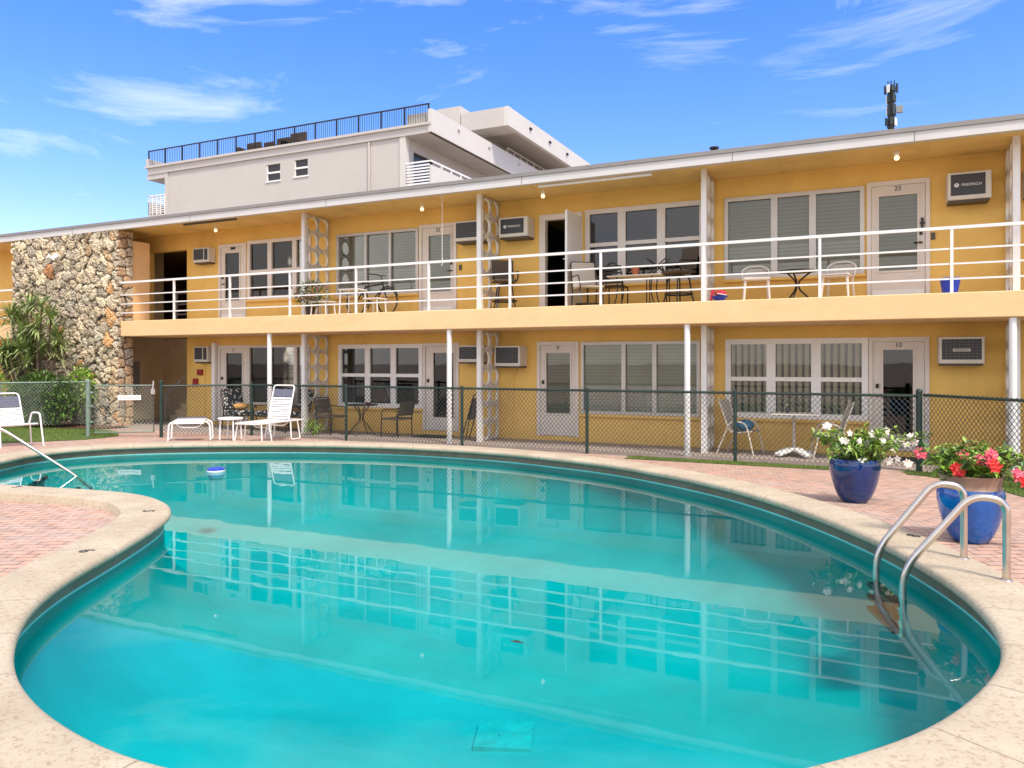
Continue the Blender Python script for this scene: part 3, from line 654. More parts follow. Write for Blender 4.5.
q=MB(); q.tube([(-17.45,15.92,1.75),(-18.9,15.92,.75)],.03,8); q.tube([(-18.9,15.92,.75),(-18.9,15.92,.0)],.022,8); part(q,'stair_handrail',M['alu'])
q=MB()
for z in (3.78,3.45,3.15): q.tube([(-18.9,16.2,z),(-17.45,16.2,z)],.022,6)
for x in (-18.75,-18.3,-17.9): q.tube([(x,16.2,2.83),(x,16.2,3.78)],.02,6)
part(q,'stair_guard',M['alu'])
q=MB(); q.box(-18.30,-18.22,14.30,14.5,.95,1.75); part(q,'meter_box',M['bronze'])
# roof vent and floodlight
q=MB(); q.box(-2.75,-2.60,14.55,14.70,5.471,5.64); q.lathe([(.05,0),(.05,.14),(.09,.16),(.09,.19)],(-2.67,14.62,5.6),10,cap1=True); part(q,'roof_vent',M['darkmetal'])
# coral rock pier
def rock_face():
    rng=np.random.default_rng(5)
    W,H=4.48,5.27; st_=.028; nu,nv=int(W/st_)+1,int(H/st_)+1
    pts=[]; 
    u=0
    while u<W+.5:
        v=0
        while v<H+.5: pts.append((u+rng.uniform(-.12,.12),v+rng.uniform(-.12,.12))); v+=rng.uniform(.19,.33)
        u+=.245
    pts=np.array(pts)
    # sparse larger stones
    keep=np.ones(len(pts),bool)
    for i in rng.choice(len(pts),55,False):
        if not keep[i]: continue
        dd=np.linalg.norm(pts-pts[i],axis=1); keep[(dd<.25)&(dd>0)]=False
    pts=pts[keep]
    U,V=np.meshgrid(np.linspace(0,W,nu),np.linspace(0,H,nv)); wob=.035
    Uw=U+wob*np.sin(V*9+U*4)+.02*np.sin(V*23+3*U); Vw=V+wob*np.sin(U*11-V*3)+.02*np.sin(U*27)
    P=np.stack([Uw.ravel(),Vw.ravel()],1)
    d1=np.full(len(P),9.); d2=d1.copy(); id1=np.zeros(len(P),int)
    for k,(a,b_) in enumerate(pts):
        d=np.hypot(P[:,0]-a,P[:,1]-b_); m1=d<d1; d2=np.where(m1,d1,np.minimum(d2,d)); id1=np.where(m1,k,id1); d1=np.where(m1,d,d1)
    edge=(d2-d1); hgt=np.clip(edge/.10,0,1)**.5*.07+rng.normal(0,.012,len(P))
    tone=rng.uniform(-.02,.05,len(pts))
    hgt=hgt+np.where(edge>.02,tone[id1],0)
    pal=np.array([(.50,.45,.36),(.42,.37,.30),(.55,.48,.37),(.36,.32,.27),(.50,.38,.25),(.52,.33,.17),(.36,.19,.10),(.46,.43,.37),(.40,.36,.30),(.60,.54,.43)])
    pr=np.array([.22,.17,.17,.07,.05,.02,.01,.12,.09,.08]); ci=rng.choice(len(pal),len(pts),p=pr)
    right=pts[:,0]>W-.35; ci=np.where(right&(rng.random(len(pts))<.35),5-rng.integers(0,2,len(pts)),ci)
    cc=pal[ci]*rng.uniform(1.0,1.5,(len(pts),1))*np.array([1.06,1.03,.95])
    col=cc[id1]; col=np.where((edge<.022)[:,None],np.array([.085,.07,.055]),col)
    return nu,nv,U,V,hgt.reshape(nv,nu),col
nu,nv,U,V,Hh,colr=rock_face()
px0=-22.72; verts=[(px0+U[j,i],13.86-Hh[j,i],V[j,i]) for j in range(nv) for i in range(nu)]
faces=[(j*nu+i,j*nu+i+1,(j+1)*nu+i+1,(j+1)*nu+i) for j in range(nv-1) for i in range(nu-1)]
nf=len(verts)
# return on the right hand end and left hand end
def ret(xe,i,sgn):
    global verts,faces,colr
    rngl=random.Random(i); D=14; rq=np.random.default_rng(i); sp_=[(a,b) for b in np.arange(.1,5.3,.27) for a in (rq.uniform(.02,.16),rq.uniform(.28,.45))]; sp_=np.array(sp_)+rq.uniform(-.05,.05,(len(sp_),2)); pc=np.array([(.56,.44,.31),(.52,.36,.22),(.58,.51,.40),(.50,.43,.34)])[rq.integers(0,4,len(sp_))]*rq.uniform(.85,1.1,(len(sp_),1)); ext=[]
    base=len(verts)
    for j in range(nv):
        y0=verts[j*nu+i][1]
        for k in range(1,D+1):
            t=k/D; yy=.45*t; dd=np.sort(np.hypot(sp_[:,0]-yy,sp_[:,1]-V[j,0])); k1=int(np.argmin(np.hypot(sp_[:,0]-yy,sp_[:,1]-V[j,0]))); e_=dd[1]-dd[0]
            verts.append((xe+sgn*(min(1,e_/.08)**.5*.06-.03+.012*rngl.random()),y0+(14.28-y0)*t,V[j,0])); ext.append(pc[k1] if e_>.02 else np.array([.05,.042,.035]))
    colr=np.vstack([colr,np.array(ext)])
    for j in range(nv-1):
        a=[j*nu+i]+[base+j*D+k for k in range(D)]; b_=[(j+1)*nu+i]+[base+(j+1)*D+k for k in range(D)]
        for k in range(D): 
            q=(a[k],a[k+1],b_[k+1],b_[k]); faces.append(q if sgn>0 else q[::-1])
ret(px0+4.48,nu-1,1); ret(px0,0,-1)
me=bpy.data.meshes.new('stone_pier'); off=Vector(R.location); me.from_pydata([(a-off.x,b_-off.y,c-off.z) for a,b_,c in verts],[],faces)
ca=me.color_attributes.new('Stone','FLOAT_COLOR','POINT'); ca.data.foreach_set('color',np.c_[colr,np.ones(len(colr))].astype(np.float32).ravel())
me.materials.append(M['rock']); ob=bpy.data.objects.new('stone_pier',me); COL.objects.link(ob); ob.parent=R
q=MB(); q.lathe([(.03,0),(.05,.05),(.09,.14),(.085,.15)],(0,0,0),12); 
q=MB(); 
for s_ in (-1,1):
    q.M=Matrix.Translation((-20.55+s_*.13,13.62,4.62))@Matrix.Rotation(rad(60),4,'X')@Matrix.Rotation(rad(20*s_),4,'Y'); q.lathe([(.03,-.1),(.045,-.02),(.085,.1),(.08,.11),(.001,.105)],n=12)
q.M=None; q.lathe([(.06,4.60),(.06,4.66)],(-20.55,13.70,0),12,cap1=True); part(q,'floodlight',M['white'],smooth=True)

# ------------------------------------------------------------------ grey apartment building behind
A=thing('apartment_building','tall pale grey apartment block with roof terrace and cantilevered canopies with bright sunlit sides behind the motel','building',(-29.5,32,-.03))
def ap(mb,name,m,parent=None): return mb.build(name,m,parent or A)
q=MB()
wins=[(-30.12,-29.12,11.72,12.62),(-28.16,-27.2,11.78,12.66)]
wall_grid(q,-37.95,-21.06,0,13.05,wins,32,32.3); q.box(-37.95,-37.65,32.3,60,0,13.05); q.box(-21.36,-21.06,32.3,60,0,13.05); q.box(-37.95,-21.06,60,60.3,0,13.05)
ap(q,'wall',M['grey'])
for x0,x1,z0,z1 in wins:
    f=MB(); f.box(x0-.04,x1+.04,31.95,32.1,z0-.08,z0-.001); zc=(z0+z1)/2; f.box(x0,x1,32.02,32.1,zc-.05,zc+.05); f.box(x0,x0+.05,32.03,32.1,z0,z1); f.box(x1-.05,x1,32.03,32.1,z0,z1); w_=ap(f,'window',M['white'])
    f=MB(); f.box(x0+.05,x1-.05,32.1,32.12,z0,z1); f.build('pane',mat('dark_pane',(.02,.018,.018),.2),w_)
q=MB(); q.box(-21.34,-21.0,31.94,32.3,0,13.05); ap(q,'pilaster',M['grey_lit'])
q=MB(); q.box(-37.99,-37.75,31.94,32.3,0,13.05); ap(q,'pilaster',M['grey'])
q=MB(); q.tube([(-23.2,31.93,0),(-23.2,31.93,13.0)],.05,8); ap(q,'downpipe',M['grey'])
q=MB(); q.box(-39.4,-19.5,31.9,60.5,13.05,13.42); ap(q,'terrace_slab',M['grey'])
q=MB(); q.box(-39.55,-19.45,31.8,32.15,13.42,13.55); q.box(-39.5,-38.0,31.95,34,12.75,13.05); ap(q,'slab_edge',M['grey'])
q=MB(); q.box(-19.62,-19.40,31.85,60.5,13.05,14.18); ap(q,'side_parapet',M['grey_lit']); q=MB(); q.box(-21.0,-19.63,32.12,32.25,13.56,14.14); ap(q,'side_parapet',M['grey'])
q=MB(); q.box(-39.5,-39.3,31.87,36,13.42,14.0); ap(q,'side_parapet',M['grey'])
q=MB(); q.box(-39.4,-19.6,31.92,31.98,14.44,14.5); 
rt=ap(q,'terrace_railing',M['darkmetal'])
for k in range(15):
    x=-39.35+k*(19.7/14); f=MB(); f.box(x-.035,x+.035,31.92,31.98,13.55,14.44); f.build('railing_post',M['darkmetal'],rt)
f=MB()
for k in range(140):
    x=-39.3+k*.14; f.box(x-.008,x+.008,31.94,31.96,13.6,14.44)
f.build('baluster',M['darkmetal'],rt)
# pent house and rear canopy
q=MB(); q.box(-22.9,-21.25,38,39.3,13.42,16.45); q.box(-30,-22.9,38.5,46,13.42,16.0); ap(q,'penthouse',M['grey'])
q=MB(); q.box(-21.2,-18.45,38,39.5,14.95,16.0) ; q.box(-21.25,-18.45,38.9,60,15.35,15.6); q.box(-21.25,-20.9,39.5,60,13.42,15.35); ap(q,'canopy',M['grey'])
q=MB(); q.box(-18.45,-18.2,38,52,14.95,16.02); ap(q,'canopy_fascia',M['grey_lit'])
for y in (41,44,47): q=MB(); q.box(-18.18,-18.1,y-.12,y+.12,15.5,15.62); ap(q,'floodlight',M['darkmetal'])
for y in (34.5,38,42): q=MB(); q.box(-19.39,-19.32,y-.1,y+.1,13.8,13.88); ap(q,'wall_light',M['grey'])
q=MB(); q.box(-20.2,-20.14,42,52,14.9,14.98); q.box(-20.2,-20.14,42,52,14.55,14.6)
for y in range(42,53): q.box(-20.2,-20.14,y-.03,y+.03,13.4,14.9)
ap(q,'rear_railing',M['white'])
# balcony on the side
q=MB(); q.box(-21.05,-19.5,31.9,44,10.2,10.45); ap(q,'side_balcony',M['grey_lit'])
q=MB(); q.box(-19.58,-19.48,31.95,44,10.45,11.45); ap(q,'balcony_parapet',M['grey_lit'])
q=MB(); q.box(-19.56,-19.5,31.95,44,11.62,11.7); 
for y in range(33,45): q.box(-19.56,-19.5,y-.03,y+.03,11.45,11.62)
q.box(-21.0,-19.6,31.95,32.0,11.62,11.7)
for k in range(7): q.box(-20.95,-19.6,31.96,31.99,10.55+.15*k,10.63+.15*k)
ap(q,'balcony_railing',M['white'])
q=MB(); q.box(-21.05,-21.03,32.8,34.6,10.5,12.45); ap(q,'glass_door',mat('dark_glass_door',(.03,.03,.035),.1))
q=MB(); q.box(-39.35,-37.96,31.9,36,10.2,10.6); q.box(-39.35,-39.2,31.9,36,10.6,11.4); ap(q,'corner_balcony',M['grey'])
q=MB(); q.box(-39.35,-37.96,31.9,31.96,11.72,11.78); q.box(-39.35,-39.29,31.9,36,11.72,11.78)
for k in range(5): q.box(-39.35+k*.34,-39.31+k*.34,31.9,31.95,10.6,11.72)
for k in range(8): q.box(-39.2,-37.97,31.92,31.94,10.7+k*.12,10.75+k*.12)
ap(q,'corner_railing',M['white'])
q=MB(); q.box(-37.9,-21.1,32.3,60,13.0,13.04)
# terrace furniture
def wicker(loc,w_,h_,label):
    t=thing('terrace_armchair',label,'armchair',loc,0,'brown wicker chairs on the roof terrace')
    q=MB(); q.bbox(-w_/2,w_/2,-.4,.4,.0,.42,.03); q.build('seat',M['wicker'],t,world=False)
    q=MB(); q.bbox(-w_/2+.04,w_/2-.04,.25,.42,.43,h_,.04); q.build('backrest',M['wicker'],t,world=False)
    for s_ in (-1,1):
        q=MB(); q.bbox(s_*w_/2-.08 if s_<0 else w_/2-.08,-w_/2+.08 if s_<0 else w_/2+.08,-.38,.24,.43,.7,.03); q.build('arm',M['wicker'],t,world=False)
    return t
for x,w_,h_,lb in ((-32.3,1.15,1.05,'leftmost dark wicker armchair behind the roof terrace railing'),(-31.15,.85,.95,'second dark wicker armchair from the left on the roof terrace'),(-30.1,1.0,1.05,'third dark wicker armchair from the left on the roof terrace'),(-29.0,1.2,1.2,'tallest, rightmost dark wicker armchair on the roof terrace')):
    wicker((x,33,13.43),w_,h_,lb)
# cell tower
T=thing('cell_tower','dark cellular mast packed with antenna panels rising beyond the motel roof','tower',(1.81,80,-.03))
q=MB(); q.lathe([(.35,0),(.28,27.6)],n=12,cap1=True); q.build('mast',M['darkmetal'],T,world=False)
rg=random.Random(4)
for z0,zh,rr_,n_ in ((24.15,.75,.45,7),(25.1,1.0,.34,5),(26.3,.9,.36,5),(27.25,.75,.55,8)):
    for k in range(n_):
        a=2*PI*k/n_+.3; q=MB(); q.M=Matrix.Rotation(a,4,'Z'); q.box(rr_-.06,rr_+.06,-.12,.12,z0+rg.uniform(-.1,.1),z0+zh*rg.uniform(.8,1.1)); q.tube([(.2,0,z0+.3),(rr_,0,z0+.3)],.03,5); q.build('antenna_panel',M['white'] if (k+n_)%6==1 else mat('panel_dark',(.02,.035,.035),.5) if 'pd' not in M else M['pd'],T,world=False)
        if 'pd' not in M: M['pd']=mat('panel_dark2',(.02,.035,.035),.5)
for k in (-.25,0,.28):
    q=MB(); q.tube([(k,0,27.6),(k,0,28.4)],.05,6); q.build('whip_antenna',M['darkmetal'],T,world=False)
q=MB(); q.box(.45,1.0,-.2,.2,25.3,25.9); q.tube([(.2,0,25.6),(.5,0,25.6)],.05,6); q.build('equipment_box',mat('box_grey',(.25,.27,.24),.6),T,world=False)

# ------------------------------------------------------------------ fences
def mesh_wire(mb,A_,B_,z0a,z0b,z1a,z1b,sp=.08,r=.0047):
    A_=Vector((A_[0],A_[1],0)); B_=Vector((B_[0],B_[1],0)); D=(B_-A_); Ln=D.length; D.normalize(); Nn=Vector((-D.y,D.x,0)); H=max(z1a-z0a,z1b-z0b)
    slope=1.15
    def pt(u,h,o):
        t=u/Ln; zb=z0a+(z0b-z0a)*t; zt=z1a+(z1b-z1a)*t
        p=A_+D*u+Nn*o; return (p.x,p.y,zb+(zt-zb)*h/H)
    for fam in (1,-1):
        c=-H
        while c<Ln+H:
            # u = c + fam*h/slope
            pts=[]
            h0,h1=0,H; du=H/slope
            ua,ub=(c,c+du) if fam>0 else (c+du,c)
            # clip u to 0..Ln
            def clip(ua,ub):
                ta,tb=0,1
                if ub==ua: return None
                for lim,sg in ((0,1),(Ln,-1)):
                    fa=(ua-lim)*sg; fb=(ub-lim)*sg
                    if fa<0 and fb<0: return None
                    if fa<0: ta=max(ta,fa/(fa-fb))
                    elif fb<0: tb=min(tb,fa/(fa-fb))
                return (ta,tb) if tb>ta+1e-4 else None
            cl=clip(ua,ub)
            if cl:
                ta,tb=cl; mb.tube([pt(ua+(ub-ua)*ta,H*ta,fam*.004),pt(ua+(ub-ua)*tb,H*tb,fam*.004)],r,3,caps=False)
            c+=sp
def fence(label,pts,posts,zt,mats,group=None,tall=(),wb=.05,base=None):
    base=base or (lambda x,y: max(0,deck_z(x,y) if y<13.3 else 0))
    F=thing('chain_link_fence',label,'fence',(pts[0][0],pts[0][1],base(*pts[0])),0,group)
    for (x,y,r,h) in posts:
        p=MB(); b0=base(x,y)-.05; p.lathe([(r,b0),(r,h)],(x,y,0),12,cap1=True); p.ball((x,y,h+.01),r*1.15,10); p.build('post',M[mats[0]],F,True)
    for a,b_ in zip(pts,pts[1:]):
        p=MB(); p.tube([(a[0],a[1],zt),(b_[0],b_[1],zt)],.021,8); p.build('top_rail',M[mats[0]],F,True)
        w_=MB(); mesh_wire(w_,a,b_,base(*a)+wb,base(*b_)+wb,zt+.03,zt+.03); w_.build('wire_mesh',M[mats[1]],F)
    return F
fence('long green chain-link fence between the pool deck and the ground floor walkway',[(-14.36,11.98),(-13.12,13.45),(.70,13.45)],
   [(-14.36,11.98,.036,1.27),(-13.12,13.45,.032,1.2),(-10.38,13.45,.03,1.2),(-7.48,13.45,.03,1.2),(-4.80,13.45,.03,1.2),(-2.10,13.45,.03,1.2),(.70,13.45,.045,1.24)],1.185,('fence','wire'),'chain-link fence runs')
fence('short green chain-link fence run behind the red-flowered pot at the right edge',[(.76,13.42),(2.02,11.75),(3.6,9.6)],
   [(2.02,11.75,.03,1.2),(3.6,9.6,.03,1.2)],1.20,('fence','wire'),'chain-link fence runs')
fence('faded, lit-toned chain-link fence in front of the hedge and the coral rock pier',[(-20.8,9.4),(-19.6,11.6),(-18.6,13.3),(-15.62,11.12)],
   [(-15.62,11.12,.045,1.28),(-18.6,13.3,.03,1.2),(-19.6,11.6,.03,1.2),(-20.8,9.4,.03,1.2)],1.2,('fence2','wire2'),'chain-link fence runs',base=lambda x,y: .05)
G=thing('fence_gate','chain-link pool gate with rounded steel frame standing before the coral rock pier','gate',(-15.55,11.17,.1))
ga,gb_=Vector((-15.52,11.19,0)),Vector((-14.50,11.90,0))
p=MB(); zb,zt=.16,1.2
p.tube([(ga.x,ga.y,zb),(ga.x,ga.y,zt),(gb_.x,gb_.y,zt),(gb_.x,gb_.y,zb)],.02,8,closed=True); p.build('frame',M['fence2'],G,True)
p=MB(); mesh_wire(p,ga,gb_,zb,zb,zt,zt,.08,.004); p.build('wire_mesh',M['wire2'],G)
for z in (.4,.75,1.05):
    p=MB(); p.lathe([(.05,-.02),(.05,.02)],(ga.x-.04,ga.y-.03,z),10,cap1=True); p.build('hinge',M['fence2'],G)
p=MB(); p.box(gb_.x-.03,gb_.x+.03,gb_.y-.05,gb_.y+.01,1.0,1.12); p.tube([(gb_.x,gb_.y-.04,1.0),(gb_.x+.03,gb_.y-.03,1.3)],.015,6); p.build('latch',M['alu'],G)
gdir=(gb_-ga).normalized(); sg=thing('gate_sign','small white notice plate with black writing wired to the gate mesh','sign',(0,0,0))
sc=ga+(gb_-ga)*.60; sg.location=(sc.x+.02,sc.y-.03,.93); sg.rotation_euler=(0,0,math.atan2(gdir.y,gdir.x))
p=MB(); p.box(-.24,.24,-.004,.004,-.055,.055); p.build('plate',M['white'],sg,world=False)
p=MB()
for r_ in (.02,-.015):
    x=-.2
    rgl=random.Random(int(r_*1000)+90)
    while x<.18:
        w_=rgl.uniform(.01,.03); p.box(x,x+w_,-.008,-.0045,r_-.008,r_+.008); x+=w_+.012
p.build('lettering',mat('faded_ink',(.35,.34,.34),.8),sg,world=False)

# ------------------------------------------------------------------ pool ladder, handrail
def bend(ctrl,r=.06,n=5):
    out=[Vector(ctrl[0])]
    for i in range(1,len(ctrl)-1):
        a,b_,c=map(Vector,(ctrl[i-1],ctrl[i],ctrl[i+1])); l1=(a-b_).length; l2=(c-b_).length; rr_=min(r,l1*.45,l2*.45)
        p0=b_+(a-b_).normalized()*rr_; p2=b_+(c-b_).normalized()*rr_
        for k in range(n+1):
            t=k/n; out.append(p0*(1-t)**2+b_*2*t*(1-t)+p2*t*t)
    out.append(Vector(ctrl[-1])); return out
LD=thing('pool_ladder','polished steel pool ladder with two arched handrails and dark treads in the water','ladder',(.7,6.1,.25))
def rail(Fx,Wx):
    Fv=Vector(Fx); Wv=Vector(Wx); h=Wv-Fv; h.z=0
    def P(s,z): return (Fv.x+h.x*s,Fv.y+h.y*s,z)
    pts=bend([P(0,.2),P(0,.80),P(.33,.82),P(.99,.30),P(1.0,.0),P(1.0,-.16)],.24,8)
    p=MB(); p.tube(pts,.0245,12); return p
rail((.81,5.87,0),(.20,5.79,0)).build('handrail',M['steel'],LD,True)
rail((.62,6.40,0),(.04,6.28,0)).build('handrail',M['steel'],LD,True)
for z in (.05,-.04,-.13):
    p=MB(); a=Vector((.20,5.79,z)); b_=Vector((.04,6.28,z)); d=(b_-a).normalized(); nn=Vector((-d.y,d.x,0))*-1
    p.obox((a+b_)/2+nn*(-.02),((b_-a).length,.09,.03),(0,0,math.atan2(d.y,d.x))); p.build('tread',mat('tread_brown',(.012,.010,.010),.5),LD)
for f_ in ((.81,5.87),(.62,6.40)):
    p=MB(); p.lathe([(.045,.255),(.045,.27),(.028,.285)],(f_[0],f_[1],0),14); p.build('flange',M['steel'],LD,True)
HR=thing('pool_handrail','pale metal pole handrail slanting down into the shallow end of the pool','handrail',(-11.8,5.7,.2))
p=MB(); p.tube(bend([(-11.75,5.75,.2),(-11.7,5.8,1.1),(-10.9,6.46,.80),(-10.16,7.05,.10),(-9.95,7.22,-.15)],.18,7),.021,10); p.build('rail',M['steel'],HR,True)
p=MB(); p.tube([(-11.0,6.38,.84),(-11.0,6.38,-.4)],.022,8); p.build('support',M['steel'],HR,True)
# skimmer lids / coping depth marks
def mark(x,y,t,rz):
    o=bpy.data.objects.new('depth_mark',text_mesh(t,.16,.003)); o.data.materials.clear(); o.data.materials.append(M['stain']); COL.objects.link(o); o.location=(x,y,.279); o.rotation_euler=(0,0,rz); return o
for x,y,t,rz,lb in ((-8.86,5.43,'3',rad(10),'black depth figure on the pool coping nearest the slanting pool handrail'),(-6.27,5.08,'5',rad(-60),'black depth figure on the rounded tip of the left coping'),(-5.36,3.80,'6',rad(-30),'black depth figure on the left coping beside the pink pavers'),(.33,7.05,'8',rad(60),'black depth figure on the right coping near the pool ladder')):
    tag(mark(x,y,t,rz),lb,'depth mark','depth marks on the coping')
# chlorine floater
FL=thing('chlorine_floater','round floating chlorine dispenser with blue top and white base in the pool','floater',(-8.68,8.19,WZ))
p=MB(); p.lathe([(.08,-.12),(.12,-.02),(.13,.02),(.125,.03)],n=18); p.build('base',M['white'],FL,True,False)
p=MB(); p.lathe([(.125,.031),(.125,.05),(.09,.065),(.05,.07),(.001,.072)],n=18,cap0=False); p.build('cap',M['bucketblue'],FL,True,False)

lf_=MB(); lf_.M=Matrix.Translation((-1.82,3.92,WZ+.006)); lf_.poly([(-.05,0,0),(-.01,.018,.004),(.05,.004,0),(0,-.016,.003)]); lf_.poly([(.05,.004,0),(.08,.012,.002),(.05,.009,.0)]); tag(lf_.build('floating_leaf',mat('wet_leaf',(.03,.022,.012),.5)),'single brown leaf floating on the water in the middle of the pool','leaf')
# ------------------------------------------------------------------ pool furniture (white strap vinyl)
def straps(mb,P0,P1,ax,w_,n,fill=.62,t=.006):
    """n straps across width w_ (direction ax) between points P0 and P1"""
    P0=Vector(P0); P1=Vector(P1); ax=Vector(ax); D=(P1-P0)/n
    nrm=D.normalized().cross(ax)
    for k in range(n):
        a=P0+D*(k+.5-fill/2); b_=P0+D*(k+.5+fill/2)
        q=[a-ax*w_/2,a+ax*w_/2,b_+ax*w_/2,b_-ax*w_/2]
        lo=[v-nrm*t for v in q]; i=mb.vs(q+lo)
        for f_ in ((0,1,2,3),(7,6,5,4),(0,4,5,1),(1,5,6,2),(2,6,7,3),(3,7,4,0)): mb.face([i+j for j in f_])
C=thing('chaise_lounge','white strap chaise lounge with raised back and navy top straps facing the pool','chaise lounge',(-11.72,12.6,.035),rad(5))
# local: foot -y
p=MB(); hw=.30
for s_ in (-1,1):
    p.tube(bend([(s_*hw,-.75,.40),(s_*hw,.70,.40)],.05),.016,8)
p.tube(bend([(-hw,-.72,.40),(-hw,-.80,.40),(hw,-.80,.40),(hw,-.72,.40)],.06),.016,8); p.tube([(-hw,.68,.40),(hw,.68,.40)],.016,8)
p.build('frame',M['strap'],C,True,False)
bt=Vector((0,.24,.42)); tp=Vector((0,.45,1.14))
p=MB(); p.tube(bend([(-hw+.03,.24,.41),(-hw+.03,.45,1.17),(hw-.03,.45,1.17),(hw-.03,.24,.41)],.07),.016,8); 
bk=p.build('backrest',M['strap'],C,True,False)
q=MB(); dd=tp-bt; straps(q,bt+dd*.02,bt+dd*.68,(1,0,0),hw*2-.06,9,.74); q.build('backrest_straps',M['strap'],bk,world=False)
q=MB(); straps(q,bt+dd*.69,bt+dd*.92,(1,0,0),hw*2-.06,3,.95); q.build('navy_straps',M['navy'],bk,world=False)
q=MB(); straps(q,(0,-.78,.42),(0,.22,.42),(1,0,0),hw*2,13,.7); q.build('seat_straps',M['strap'],C,world=False)
for y in (-.55,.42):
    for s_ in (-1,1):
        q=MB(); q.tube(bend([(s_*hw,y-.16,.40),(s_*(hw+.05),y-.2,.0),(s_*(hw+.05),y+.12,.0),(s_*hw,y+.08,.40)],.05),.015,8); q.build('leg',M['strap'],C,True,False)
q=MB(); q.tube(bend([(-hw,-.3,.39),(-hw*.6,-.3,.29),(hw*.6,-.3,.29),(hw,-.3,.39)],.1),.012,6); q.build('brace',M['strap'],C,True,False); q=MB(); q.tube(bend([(-hw,.2,.39),(-hw*.6,.2,.30),(hw*.6,.2,.30),(hw,.2,.39)],.1),.012,6); q.build('brace',M['strap'],C,True,False)
# ottoman
Tn=rad(40)
O=thing('strap_ottoman','low white strap footstool with curved tube legs left of the white side table','footstool',(-13.15,11.72,.055),Tn)
p=MB(); hw=.37
for y in (-.2,.2):
    p.tube(bend([(-hw-.05,y,.0),(-hw-.03,y,.37),(-hw+.12,y,.42),(hw-.12,y,.42),(hw+.03,y,.37),(hw+.05,y,.0)],.1),.019,8)
p.tube([(-hw-.05,-.2,.02),(-hw-.05,.2,.02)],.016,8); p.tube([(hw+.05,-.2,.02),(hw+.05,.2,.02)],.016,8); p.build('frame',M['strap'],O,True,False)
q=MB(); 
for k in range(6): 
    y=-.22+.088*k; q.box(-.30,.30,y-.04,y+.04,.425,.44); q.box(-.30,.30,y-.04,y-.036,.36 if k==0 else .425,.425)
q.build('straps',M['strap'],O,world=False)
q=MB(); q.tube(bend([(-hw+.08,-.2,.39),(-hw+.2,-.2,.28),(hw-.2,-.2,.28),(hw-.08,-.2,.39)],.1),.014,6); q.build('brace',M['strap'],O,True,False)
q=MB(); q.box(-.30,.30,.22,.25,.41,.47); q.build('navy_strap',M['navy'],O,world=False)
# side table
D=thing('side_table','small white slatted side table between the footstool and the chaise lounge','table',(-12.52,12.22,.04),rad(15))
p=MB(); p.lathe([(.25,.44),(.265,.45),(.265,.47),(.25,.48)],n=20,cap1=True); p.build('tabletop',M['strap'],D,True,False)
for k in range(4):
    a=PI/4+k*PI/2; p=MB(); p.tube([(.21*math.cos(a),.21*math.sin(a),.44),(.23*math.cos(a),.23*math.sin(a),.0)],.018,8); p.build('leg',M['strap'],D,True,False)
# strap armchair at the left edge, faces +x : local faces +x
H=thing('strap_armchair','white strap patio armchair with navy upper straps standing by the lawn at the left edge','chair',(-14.66,8.92,.13),rad(-11))
p=MB(); hw=.32
for s_ in (-1,1): p.tube(bend([(-.28,s_*hw*.92,.36),(.30,s_*hw*.92,.42)],.05),.016,8)
p.tube([(.30,-hw*.92,.42),(.30,hw*.92,.42)],.016,8); p.tube([(-.28,-hw*.92,.36),(-.28,hw*.92,.36)],.016,8); p.build('frame',M['strap'],H,True,False)
p=MB(); p.tube(bend([(-.26,-hw*.88,.36),(-.52,-hw*.88,.98),(-.52,hw*.88,.98),(-.26,hw*.88,.36)],.08),.016,8); bk=p.build('backrest',M['strap'],H,True,False)
bt=Vector((-.26,0,.37)); tp=Vector((-.52,0,.98)); dd=tp-bt
q=MB(); straps(q,bt+dd*.02,bt+dd*.55,(0,1,0),hw*1.76,7,.74); q.build('backrest_straps',M['strap'],bk,world=False)
q=MB(); straps(q,bt+dd*.56,bt+dd*.90,(0,1,0),hw*1.76,4,.9); q.build('navy_straps',M['navy'],bk,world=False)
q=MB(); straps(q,(-.26,0,.38),(.30,0,.435),(0,1,0),hw*1.84,8,.74); q.build('seat_straps',M['strap'],H,world=False)
for s_ in (-1,1):
    q=MB(); q.tube(bend([(.42,s_*(hw+.04),.0),(.30,s_*(hw+.02),.62),(-.06,s_*(hw+.02),.62),(-.12,s_*hw,.40)],.08),.016,8); q.tube([(-.08,s_*hw,.38),(-.12,s_*(hw+.04),.0)],.015,8); q.build('arm_leg',M['strap'],H,True,False)

# ------------------------------------------------------------------ patio furniture behind the fence
def iron_chair(loc,rz,label,group):
    t=thing('patio_armchair',label,'chair',loc,rz,group)   # faces +x
    p=MB(); p.tube(bend([(-.24,-.24,.0),(-.22,-.24,.43),(-.34,-.24,.86),(-.34,.24,.86),(-.22,.24,.43),(-.24,.24,.0)],.08),.014,6); p.build('frame',M['darkmetal'],t,True,False)
    p=MB(); p.bbox(-.22,.26,-.25,.25,.40,.44,.01); p.build('seat',M['brownmesh'],t,world=False)
    p=MB(); p.M=Matrix.Translation((-.27,0,.66))@Matrix.Rotation(rad(-15),4,'Y'); p.bbox(-.015,.015,-.23,.23,-.17,.17,.008); p.build('backrest',M['brownmesh'],t,world=False)
    for s_ in (-1,1):
        p=MB(); p.tube(bend([(.26,s_*.26,.0),(.24,s_*.26,.64),(-.28,s_*.25,.66)],.08),.013,6); p.build('arm_leg',M['darkmetal'],t,True,False)
    return t
ch=iron_chair((-11.72,14.6,0),rad(-8),'dark metal patio chair left of the round bistro table by the ground floor','bistro chairs')
dup(ch,(-9.85,14.65,0),rad(172),'dark metal patio chair right of the round bistro table by the ground floor','bistro chairs')
B=thing('bistro_table','round dark bistro table on curved iron legs under the dark ground floor window','table',(-10.82,14.6,0))
